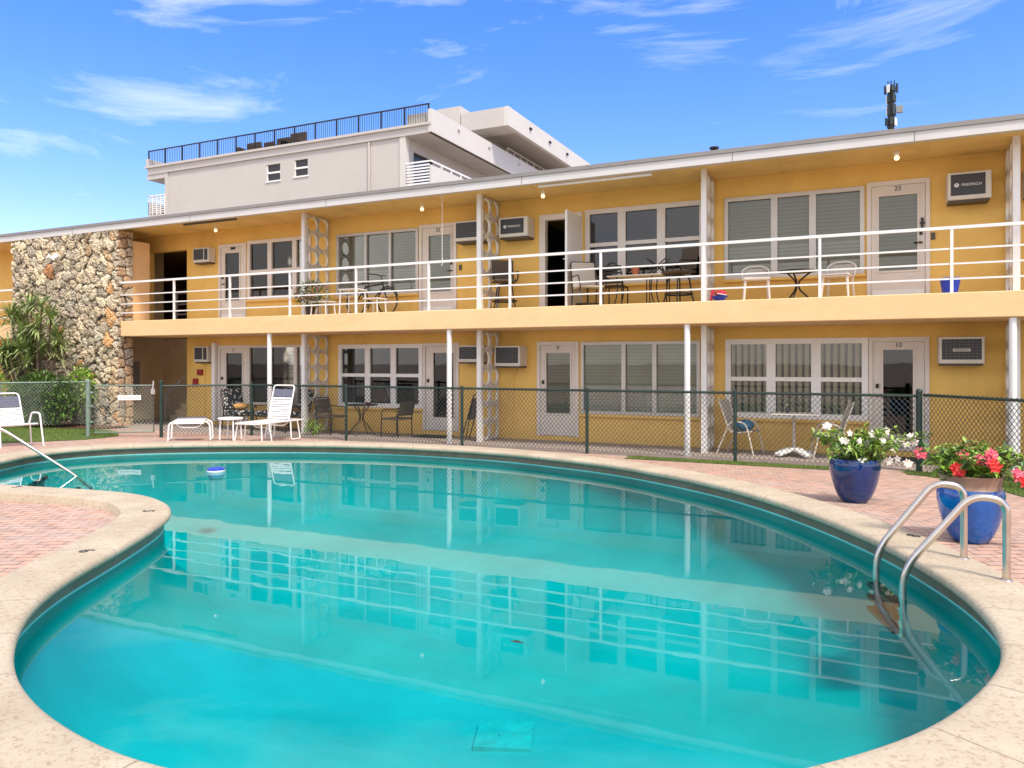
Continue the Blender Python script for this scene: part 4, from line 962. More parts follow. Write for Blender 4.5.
p=MB(); p.lathe([(.36,.70),(.38,.705),(.38,.725),(.36,.73)],n=24,cap1=True); p.build('tabletop',M['darkmetal'],B,True,False)
for k in range(4):
    a=k*PI/2+.2; c,s_=math.cos(a),math.sin(a); p=MB(); p.tube(bend([(.20*c,.20*s_,.70),(.05*c,.05*s_,.52),(.05*c,.05*s_,.35),(.36*c,.36*s_,.0)],.15),.012,6); p.build('leg',M['darkmetal'],B,True,False)
pt=thing('small_bowl','small reddish bowl resting on the round bistro table','bowl',(-10.62,14.6,.731)); p=MB(); p.lathe([(.04,0),(.08,.03),(.10,.05),(.085,.045),(.03,.015)],n=14); p.build('body',M['terra'],pt,True,False)
# fern in pot beside left chair
def bush(name,label,cat,loc,nl,rad_,L,w_,mats,seed,h0=.0,pot=None,group=None):
    t=thing(name,label,cat,loc,0,group); r=random.Random(seed); p=MB()
    for k in range(nl):
        while True:
            q=Vector((r.uniform(-1,1),r.uniform(-1,1),r.uniform(-1,1)))
            if q.length<1: break
        pos=Vector((q.x*rad_[0],q.y*rad_[1],h0+rad_[2]+q.z*rad_[2])); d=Vector((q.x+r.gauss(0,.5),q.y+r.gauss(0,.5),q.z*.6+r.gauss(.2,.5)))
        if d.length<.05: d=Vector((0,0,1))
        p.leaf(pos,d,L*r.uniform(.6,1.3),w_*r.uniform(.7,1.2),r.uniform(0,.4))
    p.build('foliage',mats,t,world=False); p=MB()
    for k in range(5):
        a=r.uniform(0,2*PI); p.tube([(0,0,0),(.4*rad_[0]*math.cos(a),.4*rad_[1]*math.sin(a),h0+rad_[2])],[.012,.006],5)
    p.build('stem',M['bark'],t,world=False)
    return t
def pot(loc,r,h_,m,label,cat='pot',name='plant_pot'):
    t=thing(name,label,cat,loc); p=MB(); p.lathe([(r*.7,0),(r,h_*.92),(r*1.06,h_*.93),(r*1.06,h_),(r*.94,h_),(r*.9,h_*.85)],n=18); p.build('body',m,t,True,False); p=MB(); p.lathe([(r*.9,h_*.85),(.001,h_*.87)],n=18,cap0=False); p.build('soil',M['soil'],t,world=False); return t
bush('leafy_plant','small bright green plant on the ground under the left bistro chair','plant',(-11.95,14.25,.0),160,(.2,.15,.16),.12,.035,M['leaf'],21)
# floral cushioned armchairs behind chaise
def cushion_chair(loc,rz,label):
    t=thing('cushioned_armchair',label,'armchair',loc,rz,'floral cushioned armchairs')   # faces -y
    p=MB()
    for sx in (-1,1):
        p.tube(bend([(sx*.30,-.3,.0),(sx*.30,-.28,.62),(sx*.30,.22,.62),(sx*.29,.34,.0)],.08),.015,6)
    p.tube([(-.3,-.26,.36),(.3,-.26,.36)],.014,6); p.tube([(-.3,.24,.36),(.3,.24,.36)],.014,6); p.tube(bend([(-.28,.26,.36),(-.28,.42,1.02),(.28,.42,1.02),(.28,.26,.36)],.08),.014,6); p.build('frame',M['darkmetal'],t,True,False)
    p=MB(); p.bbox(-.27,.27,-.30,.24,.37,.50,.035); p.build('seat_cushion',M['cushion'],t,world=False)
    p=MB(); p.M=Matrix.Translation((0,.31,.76))@Matrix.Rotation(rad(-12),4,'X'); p.bbox(-.26,.26,-.05,.06,-.26,.28,.03); p.build('back_cushion',M['cushion'],t,world=False)
    return t
cc=cushion_chair((-14.55,14.5,0),rad(75),'black floral cushioned armchair left of the slim white post with an orange pillow')
pl=thing('orange_pillow','orange pillow lying on the floral cushioned armchair','pillow',(-14.50,14.48,.505),rad(70)); p=MB(); p.ball((0,0,.09),.2,14,(1,.75,.45)); p.build('pillow',M['orange'],pl,True,False)
dup(cc,(-13.75,14.75,0),rad(-5),'black floral cushioned armchair nearest the jalousie window')
dup(cc,(-12.95,14.7,0),rad(-30),'black floral cushioned armchair partly behind the chaise lounge back')
# folded chair leaning on screen post
fc=thing('folded_chair','dark folded chair leaning upright against the white screen post','chair',(-7.86,14.52,0))
p=MB(); p.tube(bend([(-.18,-.1,.0),(.02,.1,1.0),(.02,.45,1.0),(-.18,.25,.0)],.06),.014,6); p.tube(bend([(-.10,-.05,.02),(.0,.08,.8)],.06),.012,6); p.build('frame',M['darkmetal'],fc,True,False)
p=MB(); p.poly([(-.09,.02,.45),(.0,.12,.93),(.0,.43,.93),(-.09,.33,.45)]); p.poly([(-.07,.33,.45),(.02,.43,.93),(.02,.12,.93),(-.07,.02,.45)]); p.build('backrest',M['navy'],fc,world=False)
# beige sling chairs + pedestal table in front of window 10
def sling(loc,rz,label):
    t=thing('sling_chair',label,'chair',loc,rz,'beige sling chairs')   # faces +x
    for s_ in (-1,1):
        p=MB(); p.tube(bend([(-.36,s_*.28,.0),(-.10,s_*.28,.62),(.20,s_*.28,.60),(.34,s_*.28,.0)],.16),.015,8); p.build('arm_leg',M['creamtube'],t,True,False)
        p=MB(); p.tube(bend([(.30,s_*.24,.44),(-.12,s_*.24,.38),(-.34,s_*.24,1.02)],.14),.014,8); p.build('side_rail',M['creamtube'],t,True,False)
    q=bend([(.30,0,.44),(-.12,0,.38),(-.34,0,1.0)],.14); p=MB()
    n0=[p.vs([(a.x,-.235,a.z),(a.x,.235,a.z),(a.x,.235,a.z-.012),(a.x,-.235,a.z-.012)]) for a in q]
    for a,b_ in zip(n0,n0[1:]):
        for f_ in ((0,1),(1,2),(2,3),(3,0)): p.face((a+f_[0],a+f_[1],b_+f_[1],b_+f_[0]))
    p.build('sling',M['beige'],t,True,False); return t
s1=sling((-2.2,14.75,0),rad(-12),'beige sling chair holding a blue cushion, beside the left screen post')
dup(s1,(-.62,14.7,0),rad(190),'beige sling chair half hidden behind the white-flowered pot')
cu=thing('blue_cushion','blue patterned cushion lying on the beige sling chair','cushion',(-2.12,14.75,.44),rad(-12)); p=MB(); p.ball((0,0,.09),.22,14,(.75,.9,.5)); p.build('cushion',M['cyan'],cu,True,False)
PT=thing('pedestal_table','white square pedestal table on a four-bladed base in front of the ground floor window','table',(-1.25,14.65,0),rad(8))
p=MB(); p.bbox(-.40,.40,-.35,.35,.755,.785,.01); p.build('tabletop',M['cream'],PT,world=False)
p=MB(); p.lathe([(.03,.12),(.025,.76)],n=12); p.build('column',M['alu'],PT,True,False)
for k in range(4):
    p=MB(); p.M=Matrix.Rotation(rad(38+90*k),4,'Z')@Matrix.Translation((.21,0,.09))@Matrix.Rotation(rad(16),4,'Y'); p.bbox(-.18,.18,-.08,.08,-.02,.03,.008); p.build('foot',M['white'],PT,world=False)
an=thing('bottle','small dark bottle standing on the pedestal table','bottle',(-1.36,14.6,.786)); p=MB(); p.lathe([(.025,0),(.028,.08),(.012,.11),(.012,.14)],n=10,cap1=True); p.build('body',M['bronze'],an,True,False); p=MB(); p.lathe([(.014,.141),(.014,.16)],n=10,cap1=True); p.build('cap',M['white'],an,world=False)
# door mats
for x,w_,lb in ((-9.1,.8,'dark doormat in front of the glazed door left of the slim white post'),(.5,.85,'dark doormat in front of door number 10')):
    t=tag(MB().build('doormat',M['mat']) if False else None,None) if False else None
    p=MB(); p.bbox(x-w_/2,x+w_/2,14.75,15.25,.003,.022,.006); tag(p.build('doormat',M['mat']),lb,'doormat','doormats')
bx=thing('planter_trough','long low dark trough on the walkway to the right of door number 10','trough',(1.15,14.5,0)); p=MB(); p.bbox(-.42,.42,-.12,.12,.0,.17,.015); p.build('body',M['bronze'],bx,world=False); p=MB(); p.box(-.39,.39,-.09,.09,.171,.176); p.build('soil',M['soil'],bx,world=False)

# ------------------------------------------------------------------ balcony furniture
def stool(loc,rz,label):
    t=thing('swivel_stool',label,'bar stool',loc,rz,'brown swivel stools')   # faces +x
    p=MB(); p.tube([(.26*math.cos(2*PI*k/20),.26*math.sin(2*PI*k/20),.2) for k in range(20)],.018,6,closed=True); p.build('foot_ring',M['darkmetal'],t,True,False)
    for k in range(4):
        a=PI/4+k*PI/2; c,s_=math.cos(a),math.sin(a); p=MB(); p.tube(bend([(.05*c,.05*s_,.56),(.20*c,.20*s_,.52),(.24*c,.24*s_,.2),(.30*c,.30*s_,.0)],.12),.016,6); p.build('leg',M['darkmetal'],t,True,False)
    p=MB(); p.lathe([(.05,.52),(.05,.60)],n=10); p.bbox(-.24,.24,-.25,.25,.60,.65,.015); p.build('seat',M['brownmesh'],t,world=False)
    p=MB(); p.M=Matrix.Translation((-.26,0,.88))@Matrix.Rotation(rad(-10),4,'Y'); p.bbox(-.016,.016,-.24,.24,-.2,.24,.008); b_=p.build('backrest',M['brownmesh'],t,world=False)
    for s_ in (-1,1):
        p=MB(); p.tube(bend([(.14,s_*.25,.63),(.22,s_*.27,.82),(-.24,s_*.25,.84)],.09),.014,6); p.build('arm',M['darkmetal'],t,True,False)
    return t
s1=stool((-7.10,14.65,BF),rad(-55),'brown mesh swivel bar stool on the balcony beside the breeze block screen')
dup(s1,(-3.34,14.6,BF),rad(232),'brown mesh swivel bar stool on the balcony right of the potted plant table')
SC=thing('sling_rocker','cream sling rocking chair on the balcony in front of the open door leaf','chair',(-5.16,14.5,BF),rad(-52))
p=MB(); p.tube(bend([(-.26,-.26,.0),(-.20,-.26,.40),(-.34,-.26,.95),(-.34,.26,.95),(-.20,.26,.40),(-.26,.26,.0)],.07),.014,6); p.tube([(.28,-.26,.41),(.28,.26,.41)],.014,6); p.build('frame',M['darkmetal'],SC,True,False)
p=MB(); p.bbox(-.22,.30,-.25,.25,.38,.41,.008); p.build('seat',M['beige'],SC,world=False)
p=MB(); p.M=Matrix.Translation((-.275,0,.68))@Matrix.Rotation(rad(-14),4,'Y'); p.bbox(-.012,.012,-.25,.25,-.27,.28,.006); p.build('backrest',M['beige'],SC,world=False)
for s_ in (-1,1):
    p=MB(); p.tube(bend([(-.26,s_*.27,.63),(.22,s_*.27,.62),(.36,s_*.27,.40),(.30,s_*.27,.30)],.07),.013,6); p.build('arm',M['darkmetal'],SC,True,False)
p=MB(); p.tube([(.24*math.cos(2*PI*k/16),.24*math.sin(2*PI*k/16),.06) for k in range(16)],.015,6,closed=True); p.tube([(0,0,.06),(0,0,.38)],.02,6); p.tube([(-.24,0,.06),(.24,0,.06)],.014,6); p.build('swivel_base',M['darkmetal'],SC,True,False)
BC=thing('slatted_chair','black round-backed slatted chair behind the cream rocker on the balcony','chair',(-4.72,14.95,BF),rad(90))
p=MB(); p.tube(bend([(-.2,-.2,.0),(-.2,-.2,.75),(-.2,.0,.95),(-.2,.2,.75),(-.2,.2,.0)],.15),.014,6); p.tube([(.2,-.2,.0),(.2,-.2,.43)],.014,6); p.tube([(.2,.2,.0),(.2,.2,.43)],.014,6); p.build('frame',M['darkmetal'],BC,True,False)
p=MB(); p.bbox(-.2,.22,-.21,.21,.42,.45,.008); p.build('seat',M['darkmetal'],BC,world=False)
p=MB(); 
for k in range(6): p.box(-.21,-.195,-.18,.18,.48+k*.065,.52+k*.065)
p.build('back_slats',M['darkmetal'],BC,world=False)
BT=thing('console_table','long cream topped table with thin dark legs under the balcony window','table',(-4.18,14.65,BF))
p=MB(); p.bbox(-.55,.55,-.25,.25,.57,.60,.008); p.build('tabletop',M['beige'],BT,world=False)
for sx in (-1,1):
    for sy in (-1,1):
        p=MB(); p.tube(bend([(sx*.36,sy*.2,.57),(sx*.33,sy*.2,.3),(sx*.40,sy*.22,.0)],.15),.012,6); p.build('leg',M['darkmetal'],BT,True,False)
pp=pot((-4.20,14.6,BF+.601),.085,.15,M['terra'],'terracotta pot standing on the balcony console table')
t=thing('aloe_plant','spiky little plant growing in the terracotta pot on the balcony','plant',(-4.20,14.6,BF+.73)); p=MB(); r=random.Random(2)
for k in range(22):
    a=r.uniform(0,2*PI); e=r.uniform(.1,1.2); p.leaf((0,0,0),(math.cos(a)*math.cos(e),math.sin(a)*math.cos(e),math.sin(e)),r.uniform(.1,.2),.02,.3)
p.build('foliage',M['leaf2'],t,world=False)
FT=thing('folding_stand','black folding stand with crossed legs beside the balcony console table','stand',(-3.82,14.9,BF)); p=MB(); 
for s_ in (-1,1):
    p.tube([(-.2,s_*.12,.62),(.2,s_*.12,.95)],.012,6); p.tube([(.2,s_*.12,.62),(-.2,s_*.12,.95)],.012,6); p.tube([(-.2,s_*.12,.0),(-.2,s_*.12,.62)],.012,6); p.tube([(.2,s_*.12,.0),(.2,s_*.12,.62)],.012,6)
p.build('frame',M['darkmetal'],FT,True,False); p=MB(); p.box(-.2,.2,-.13,.13,.615,.625); p.build('shelf',M['darkmetal'],FT,world=False)
def lattice(loc,rz,label):
    t=thing('lattice_chair',label,'chair',loc,rz,'white lattice back chairs')   # faces -y, back toward +y
    p=MB(); p.bbox(-.24,.24,-.24,.22,.40,.45,.015); p.build('seat',M['cream'],t,world=False)
    p=MB(); 
    p.tube(bend([(-.23,.22,.44),(-.25,.27,.64),(-.12,.285,.71),(.12,.285,.71),(.25,.27,.64),(.23,.22,.44)],.08),.018,8)
    for k in range(-5,6):
        for s_ in (-1,1):
            a=Vector((k*.05-.09*s_,.245,.5)); b_=Vector((k*.05+.08*s_,.275,.66)); 
            if abs(a.x)<.24 and abs(b_.x)<.24: p.tube([a,b_],.008,4)
    p.tube([(-.24,.235,.5),(.24,.235,.5)],.012,6); p.build('backrest',M['cream'],t,world=False)
    for sx in (-1,1):
        for sy in (-1,1):
            p=MB(); p.tube([(sx*.2,sy*.18,.40),(sx*.23,sy*.22,.0)],[.026,.018],8); p.build('leg',M['cream'],t,True,False)
    return t
lc=lattice((-1.92,14.75,BF),rad(10),'cream lattice-back plastic chair left of the small balcony table')
dup(lc,(-.52,14.75,BF),rad(-12),'cream lattice-back plastic chair beside door number 25')
ST=thing('cafe_table','small dark cafe table on scrolled legs between the lattice chairs','table',(-1.2,14.7,BF))
p=MB(); p.lathe([(.34,.53),(.35,.54),(.34,.55)],n=22,cap1=True); p.build('tabletop',M['darkmetal'],ST,True,False)
for k in range(3):
    a=k*2*PI/3+.3; c,s_=math.cos(a),math.sin(a); p=MB(); p.tube(bend([(.24*c,.24*s_,.53),(.03*c,.03*s_,.36),(.03*c,.03*s_,.22),(.26*c,.26*s_,.0)],.14),.016,6); p.build('leg',M['darkmetal'],ST,True,False)
bk_=thing('blue_bucket','blue plastic bucket standing at the balcony edge right of door number 25','bucket',(1.19,14.3,BF)); p=MB(); p.lathe([(.11,0),(.15,.24),(.16,.245),(.16,.26),(.14,.26),(.105,.02)],n=18); p.build('body',M['bucketblue'],bk_,True,False); p=MB(); p.tube(bend([(-.155,0,.25),(-.12,-.1,.28),(.12,-.1,.28),(.155,0,.25)],.08),.005,5); p.build('handle',M['alu'],bk_,True,False)
ty=thing('toy_boat','red, blue and white plastic toy boat lying at the foot of the screen','toy',(-2.52,14.35,BF)); p=MB(); p.lathe([(.05,.0),(.15,.10),(.16,.11)],n=14,cap1=True); p.build('hull',M['bucketblue'],ty,True,False); p=MB(); p.ball((.02,0,.16),.10,10,(1.1,.7,.6)); p.build('deck',M['redplastic'],ty,True,False); p=MB(); p.obox((-.14,0,.13),(.05,.05,.26),(0,.2,0)); p.build('mast',M['redplastic'],ty,world=False)
p=MB(); p.obox((.05,-.05,.14),(.16,.1,.02),(0,.2,0)); p.build('sail',M['white'],ty,world=False)
# bicycle
BK=thing('bicycle','dark bicycle parked along the balcony in front of the blinds','bicycle',(-10.72,14.85,BF),rad(-8)); BK.scale=(.93,.93,.93)
def wheel(x,name='wheel'):
    p=MB(); p.tube([(x+.325*math.cos(2*PI*k/28),0,.34+.325*math.sin(2*PI*k/28)) for k in range(28)],.02,6,closed=True); w_=p.build(name,M['rubber'],BK,True,False)
    p=MB()
    for k in range(14):
        a=2*PI*k/14; p.tube([(x,0,.34),(x+.31*math.cos(a),0,.34+.31*math.sin(a))],.003,3)
    p.tube([(x,-.04,.34),(x,.04,.34)],.02,8); p.build('spokes',M['alu'],w_,world=False)
wheel(.55); wheel(-.55)
p=MB()
for a,b_ in (((-.55,0,.34),(-.08,0,.30)),((-.08,0,.30),(-.22,0,.80)),((-.55,0,.34),(-.2,0,.74)),((-.2,0,.74),(.38,0,.78)),((-.08,0,.30),(.40,0,.68)),((.55,0,.34),(.36,0,.86))): p.tube([a,b_],.018,6)
p.build('frame',M['darkmetal'],BK,True,False)
p=MB(); p.ball((-.24,0,.86),.13,10,(1.1,.55,.35)); p.build('saddle',M['black'],BK,True,False)
p=MB(); p.tube(bend([(.36,0,.86),(.34,0,.98),(.30,-.1,1.02),(.20,-.3,1.02)],.06),.013,6); p.tube(bend([(.34,0,.98),(.30,.1,1.02),(.20,.3,1.02)],.06),.013,6); p.build('handlebar',M['darkmetal'],BK,True,False)
p=MB(); p.lathe([(.09,-.01),(.09,.01)],n=14); 
p=MB(); p.tube([(-.08+.09*math.cos(2*PI*k/16),-.04,.30+.09*math.sin(2*PI*k/16)) for k in range(16)],.012,5,closed=True); p.tube([(-.08,-.05,.30),(.0,-.1,.16)],.012,5); p.build('crank',M['darkmetal'],BK,True,False)
for x in (.55,-.55):
    p=MB(); p.tube([(x+.37*math.cos(a),0,.34+.37*math.sin(a)) for a in [rad(20+14*k) for k in range(10)]],.016,5); p.build('mudguard',M['black'],BK,True,False)
# small white tables and flower pot on balcony
def wtable(loc,w_,h_,label):
    t=thing('white_table',label,'table',loc,0,'white plastic side tables'); p=MB(); p.bbox(-w_/2,w_/2,-.2,.2,h_-.03,h_,.008); p.build('tabletop',M['white'],t,world=False)
    for sx in (-1,1):
        for sy in (-1,1):
            p=MB(); p.tube([(sx*(w_/2-.05),sy*.16,h_-.03),(sx*(w_/2-.03),sy*.17,0)],.018,8); p.build('leg',M['white'],t,True,False)
    return t
wtable((-10.85,14.3,BF),.55,.58,'white plastic table in front of the bicycle rear wheel')
wtable((-10.3,14.42,BF),.42,.36,'lower white plastic table in front of the bicycle front wheel')
wtable((-11.75,14.35,BF),.5,.33,'low white plastic stand right of the balcony flower pot')
pot((-12.05,14.25,BF),.12,.2,M['black'],'black pot holding a red flowering plant on the balcony')
bp_=bush('flowering_shrub','dark leaved plant with small dark red flowers in the black balcony pot','plant',(-12.05,14.25,BF+.17),520,(.42,.25,.30),.10,.035,M['leaf2'],5,.05)
def flower(mb,c,d,r,np_=5,mi=0,ci=1):
    d=Vector(d).normalized(); u=d.cross(Vector((.3,.2,1))).normalized(); v=d.cross(u); c=Vector(c)
    for k in range(np_):
        a=2*PI*k/np_; b_=2*PI/np_*.46
        p1=c+(u*math.cos(a-b_)+v*math.sin(a-b_))*r*.6+d*r*.15; p2=c+(u*math.cos(a)+v*math.sin(a))*r+d*r*.05; p3=c+(u*math.cos(a+b_)+v*math.sin(a+b_))*r*.6+d*r*.15
        mb.mi=mi; mb.poly([c,p1,p2,p3])
    mb.mi=ci; i=mb.vs([c+d*r*.12+u*r*.13,c+d*r*.12-u*.065*r*2+v*r*.1,c+d*r*.12-v*r*.13]); mb.face((i,i+1,i+2)); mb.mi=mi
r=random.Random(8)
PM_=[mat('dark_red_petal',(.30,.05,.07),.6),M['petalc']]
for k in range(70): p=MB(); flower(p,(r.gauss(0,.23),r.gauss(-.05,.16),.32+r.gauss(0,.15)),(r.gauss(0,1),-1,r.gauss(.3,.5)),.03); p.build('flower',PM_,bp_,world=False)

# ------------------------------------------------------------------ blue pots by the pool
def big_pot(loc,prof,m,rimprof,label,soilr,soilz,sc=1):
    t=thing('glazed_pot',label,'planter',loc); p=MB(); p.lathe([(a*sc,b_) for a,b_ in prof],n=40); p.build('body',m,t,True,False)
    if rimprof: p=MB(); p.lathe([(a*sc,b_) for a,b_ in rimprof],n=40,cap0=False); p.build('rim',M['rim'],t,True,False)
    p=MB(); p.lathe([(soilr*sc,soilz),(.001,soilz+.03)],n=24,cap0=False); p.build('soil',M['soil'],t,True,False)
    return t
z1=deck_z(-.15,9.08); z2=deck_z(.74,7.15)
big_pot((-.15,9.10,z1),[(.13,0),(.152,.01),(.195,.07),(.235,.15),(.268,.25),(.287,.34),(.294,.41),(.288,.465),(.275,.482),(.262,.475),(.262,.40)],M['blue2'],[(.262,.43),(.27,.475)],'dark blue glazed pot with white flowers on the pink pavers',.262,.42,.89)
big_pot((.74,7.17,z2),[(.14,0),(.165,.01),(.205,.06),(.248,.14),(.28,.24),(.298,.33),(.302,.39),(.290,.435)],M['blue'],[(.286,.436),(.272,.45),(.268,.475),(.282,.53),(.288,.54),(.27,.545),(.255,.50),(.255,.46)],'bright blue glazed pot with brown collar behind the pool ladder',.256,.48,.81)
def arching(loc,label,seed,dirs,leafm,petals,flowers_at,fr=.045,nl=11,fy=0,nmin=1):
    t=thing('flowering_plant',label,'plant',loc); r=random.Random(seed); st_=MB(); lf=MB(); fl=MB(); 
    for (dx,dy,dz,L_) in dirs:
        pts=[]; P=Vector((r.gauss(0,.08),r.gauss(0,.08),-.02)); V_=Vector((dx*.35,dy*.35,1)).normalized(); tgt=Vector((dx,dy,dz))
        nseg=9
        for k in range(nseg+1):
            pts.append(P.copy()); V_=(V_+tgt*.22+Vector((r.gauss(0,.06),r.gauss(0,.06),r.gauss(0,.06)))).normalized(); P=P+V_*L_/nseg
        st_.tube(pts,[.008-.0005*k for k in range(nseg+1)],5)
        for k in range(1,nseg+1):
            for q in range(nl):
                d=Vector((r.gauss(0,1),r.gauss(0,1),r.gauss(.35,.6))); lf.mi=0 if r.random()<.65 else 1; lf.leaf(pts[k]+Vector((r.gauss(0,.015),r.gauss(0,.015),r.gauss(0,.015))),d,r.uniform(.06,.11),r.uniform(.022,.038),r.uniform(0,.5))
    for (x,y,z,mi) in flowers_at:
        fl=MB(); nf_=r.randint(nmin,nmin+2)
        for q in range(nf_): flower(fl,(x+r.uniform(-.02,.02),y-fy+r.uniform(-.02,.02),z+r.uniform(-.02,.02)),(r.gauss(0,.4)+.35,-1,r.gauss(.4,.4)),fr*r.uniform(.8,1.1),5,mi,2)
        fl.build('flower',petals,t,world=False)
    st_.build('stem',M['bark'],t,world=False); lf.build('foliage',[leafm,M['leaf2']],t,world=False); return t
r=random.Random(11)
dirs=[(r.gauss(.15,.5),r.gauss(-.1,.4),r.uniform(-.1,.6),r.uniform(.3,.5)) for k in range(24)]+[(.9,.3,-.05,.62),(.9,.35,.0,.66),(.85,.4,-.15,.6),(.8,.3,.1,.6),(-.75,-.1,.45,.42),(-.7,-.2,.5,.45),(-.2,-.5,-.9,.4),(-.28,-.45,-1,.55),(.95,.45,-.4,.6)]
fa_=[(-.28,-.1,.40,0),(-.05,-.15,.33,0),(.05,-.2,.26,0),(-.03,-.2,.17,0),(.14,-.12,.22,0),(.18,-.1,.30,0),(.27,-.05,.24,0),(.3,-.02,.34,0),(.42,.05,.25,0),(.5,.1,.22,0),(.55,.12,.28,0),(.6,.15,.24,0),(.33,.0,.02,0),(.42,.05,.03,0),(.52,.12,.0,0),(.08,-.22,.05,0),(-.1,-.15,.25,0),(.38,.05,.15,0)]
arching((-.15,9.10,z1+.44),'leafy plant with white star-shaped flowers spilling from the dark blue pot',31,dirs,M['leaf'],[M['petalw'],M['petalw'],M['petalc']],fa_,.046,7)
dirs=[(r.gauss(.1,.5),r.gauss(-.1,.4),r.uniform(-.1,.5),r.uniform(.2,.36)) for k in range(24)]+[(.8,.0,-.35,.45),(.8,-.2,-.5,.5),(.7,.1,-.2,.45),(.75,-.2,.0,.4),(-.7,.1,.25,.36),(-.8,.1,.15,.38),(-.75,.2,.1,.34)]
fb_=[(-.36,.1,.20,1),(-.12,-.15,.12,0),(-.1,-.13,.10,0),(.12,-.1,.23,1),(.14,-.16,.16,0),(.12,-.14,.18,1),(.28,-.15,.09,1),(.34,-.15,.06,0),(.37,-.16,.03,0),(.42,-.1,-.03,0),(.46,-.12,-.09,0),(.50,-.12,-.11,0),(.03,-.1,.19,1),(-.05,.02,.21,1)]
arching((.74,7.17,z2+.49),'leafy plant with red and pink flowers spilling from the bright blue pot',37,dirs,M['leaf'],[M['petalr'],M['petalp'],M['petalc']],fb_,.052,7,.08,3)

# ------------------------------------------------------------------ shrubs
def yucca(loc,label,seed,heads,name='dracaena_plant',leafL=(.38,.68),m='yucca'):
    t=thing(name,label,'plant',loc); r=random.Random(seed); tr_=MB(); lf=MB()
    for (hx,hy,hz) in heads:
        a=Vector((hx*.15,hy*.15,0)); b_=Vector((hx,hy,hz)); mid=Vector((hx*.6+r.gauss(0,.05),hy*.6,hz*.5)); tr_.tube([a,mid,b_],[.035,.028,.02],6)
        for k in range(46):
            az=r.uniform(0,2*PI); el=r.uniform(-.45,1.3); d=Vector((math.cos(az)*math.cos(el),math.sin(az)*math.cos(el),math.sin(el))); L_=r.uniform(*leafL)
            p0=b_+Vector((0,0,r.uniform(-.12,.06))); side=d.cross(Vector((0,0,1))).normalized()*.024; c1=p0+d*L_*.55; c2=p0+d*L_+Vector((0,0,-L_*r.uniform(.05,.35)))
            lf.mi=r.choice((0,0,1)); i=lf.vs([p0-side*.6,p0+side*.6,c1+side,c1-side,c2]); lf.face((i,i+1,i+2,i+3)); lf.face((i+3,i+2,i+4))
    tr_.build('trunk',M['bark'],t,world=False); lf.build('foliage',[M[m],M['leaf2'] if m!='yucca' else mat('yucca_leaf_pale',(.22,.25,.09),.5,noise=.3,nscale=4)],t,world=False); return t
r=random.Random(12); heads=[(r.uniform(-1.3,.85),r.uniform(-.35,.35),r.uniform(1.3,2.95)) for k in range(30)]+[(-.1,0,3.3),(.35,0,3.2),(-.45,.1,3.15),(.8,.1,2.35),(.95,.1,2.2),(-1.0,0,3.0)]
yucca((-20.4,12.95,.03),'tall multi-headed dracaena with strap leaves in front of the coral rock pier',6,heads)
hb=bush('hedge_shrub','broad dark green hedge shrub behind the fence at the foot of the rock pier','shrub',(-19.75,12.75,.02),3400,(1.25,.45,.72),.13,.055,[mat('hedge_leaf',(.10,.19,.035),.45,noise=.4,nscale=6)],15)
hb2=bush('hedge_shrub','lighter leafy hedge shrub at the left picture edge beneath the dracaena','shrub',(-21.3,12.3,.02),2200,(.9,.5,.75),.13,.055,[M['leaf']],16)
hb3=bush('croton_shrub','bright yellow-green broad-leaved shrub beside the fence corner at the rock pier','shrub',(-19.0,13.35,.02),500,(.38,.25,.55),.2,.07,[M['leaf']],17,.45)
r=random.Random(3)
yucca((2.45,12.6,.0),'dark spiky plant behind the fence at the right picture edge',9,[(r.uniform(-.15,.5),r.uniform(-.3,.3),r.uniform(.3,.85)) for k in range(7)],'spiky_plant',(.3,.5),'leaf2')

# ------------------------------------------------------------------ world, sun, camera
W=bpy.data.worlds.new("World"); S.world=W; W.use_nodes=True; N=W.node_tree.nodes; L=W.node_tree.links
bg=N['Background']; sky=N.new('ShaderNodeTexSky'); sky.sky_type='NISHITA'; sky.sun_disc=False
SD=Vector((.55,-.36,.95)).normalized()
sky.sun_elevation=math.asin(SD.z); sky.sun_rotation=math.atan2(SD.x,SD.y); sky.air_density=1.0; sky.dust_density=.6; sky.ozone_density=2.5
tc=N.new('ShaderNodeTexCoord'); mp=N.new('ShaderNodeMapping'); mp.inputs['Location'].default_value=(.3,.1,.75); mp.inputs['Rotation'].default_value=(rad(8),rad(-14),rad(30)); mp.inputs['Scale'].default_value=(1.0,2.6,7.5); L.new(tc.outputs['Generated'],mp.inputs[0])
n1=N.new('ShaderNodeTexNoise'); n1.inputs['Scale'].default_value=1.9; n1.inputs['Detail'].default_value=11; n1.inputs['Roughness'].default_value=.62; n1.inputs['Distortion'].default_value=.45; L.new(mp.outputs[0],n1.inputs['Vector'])
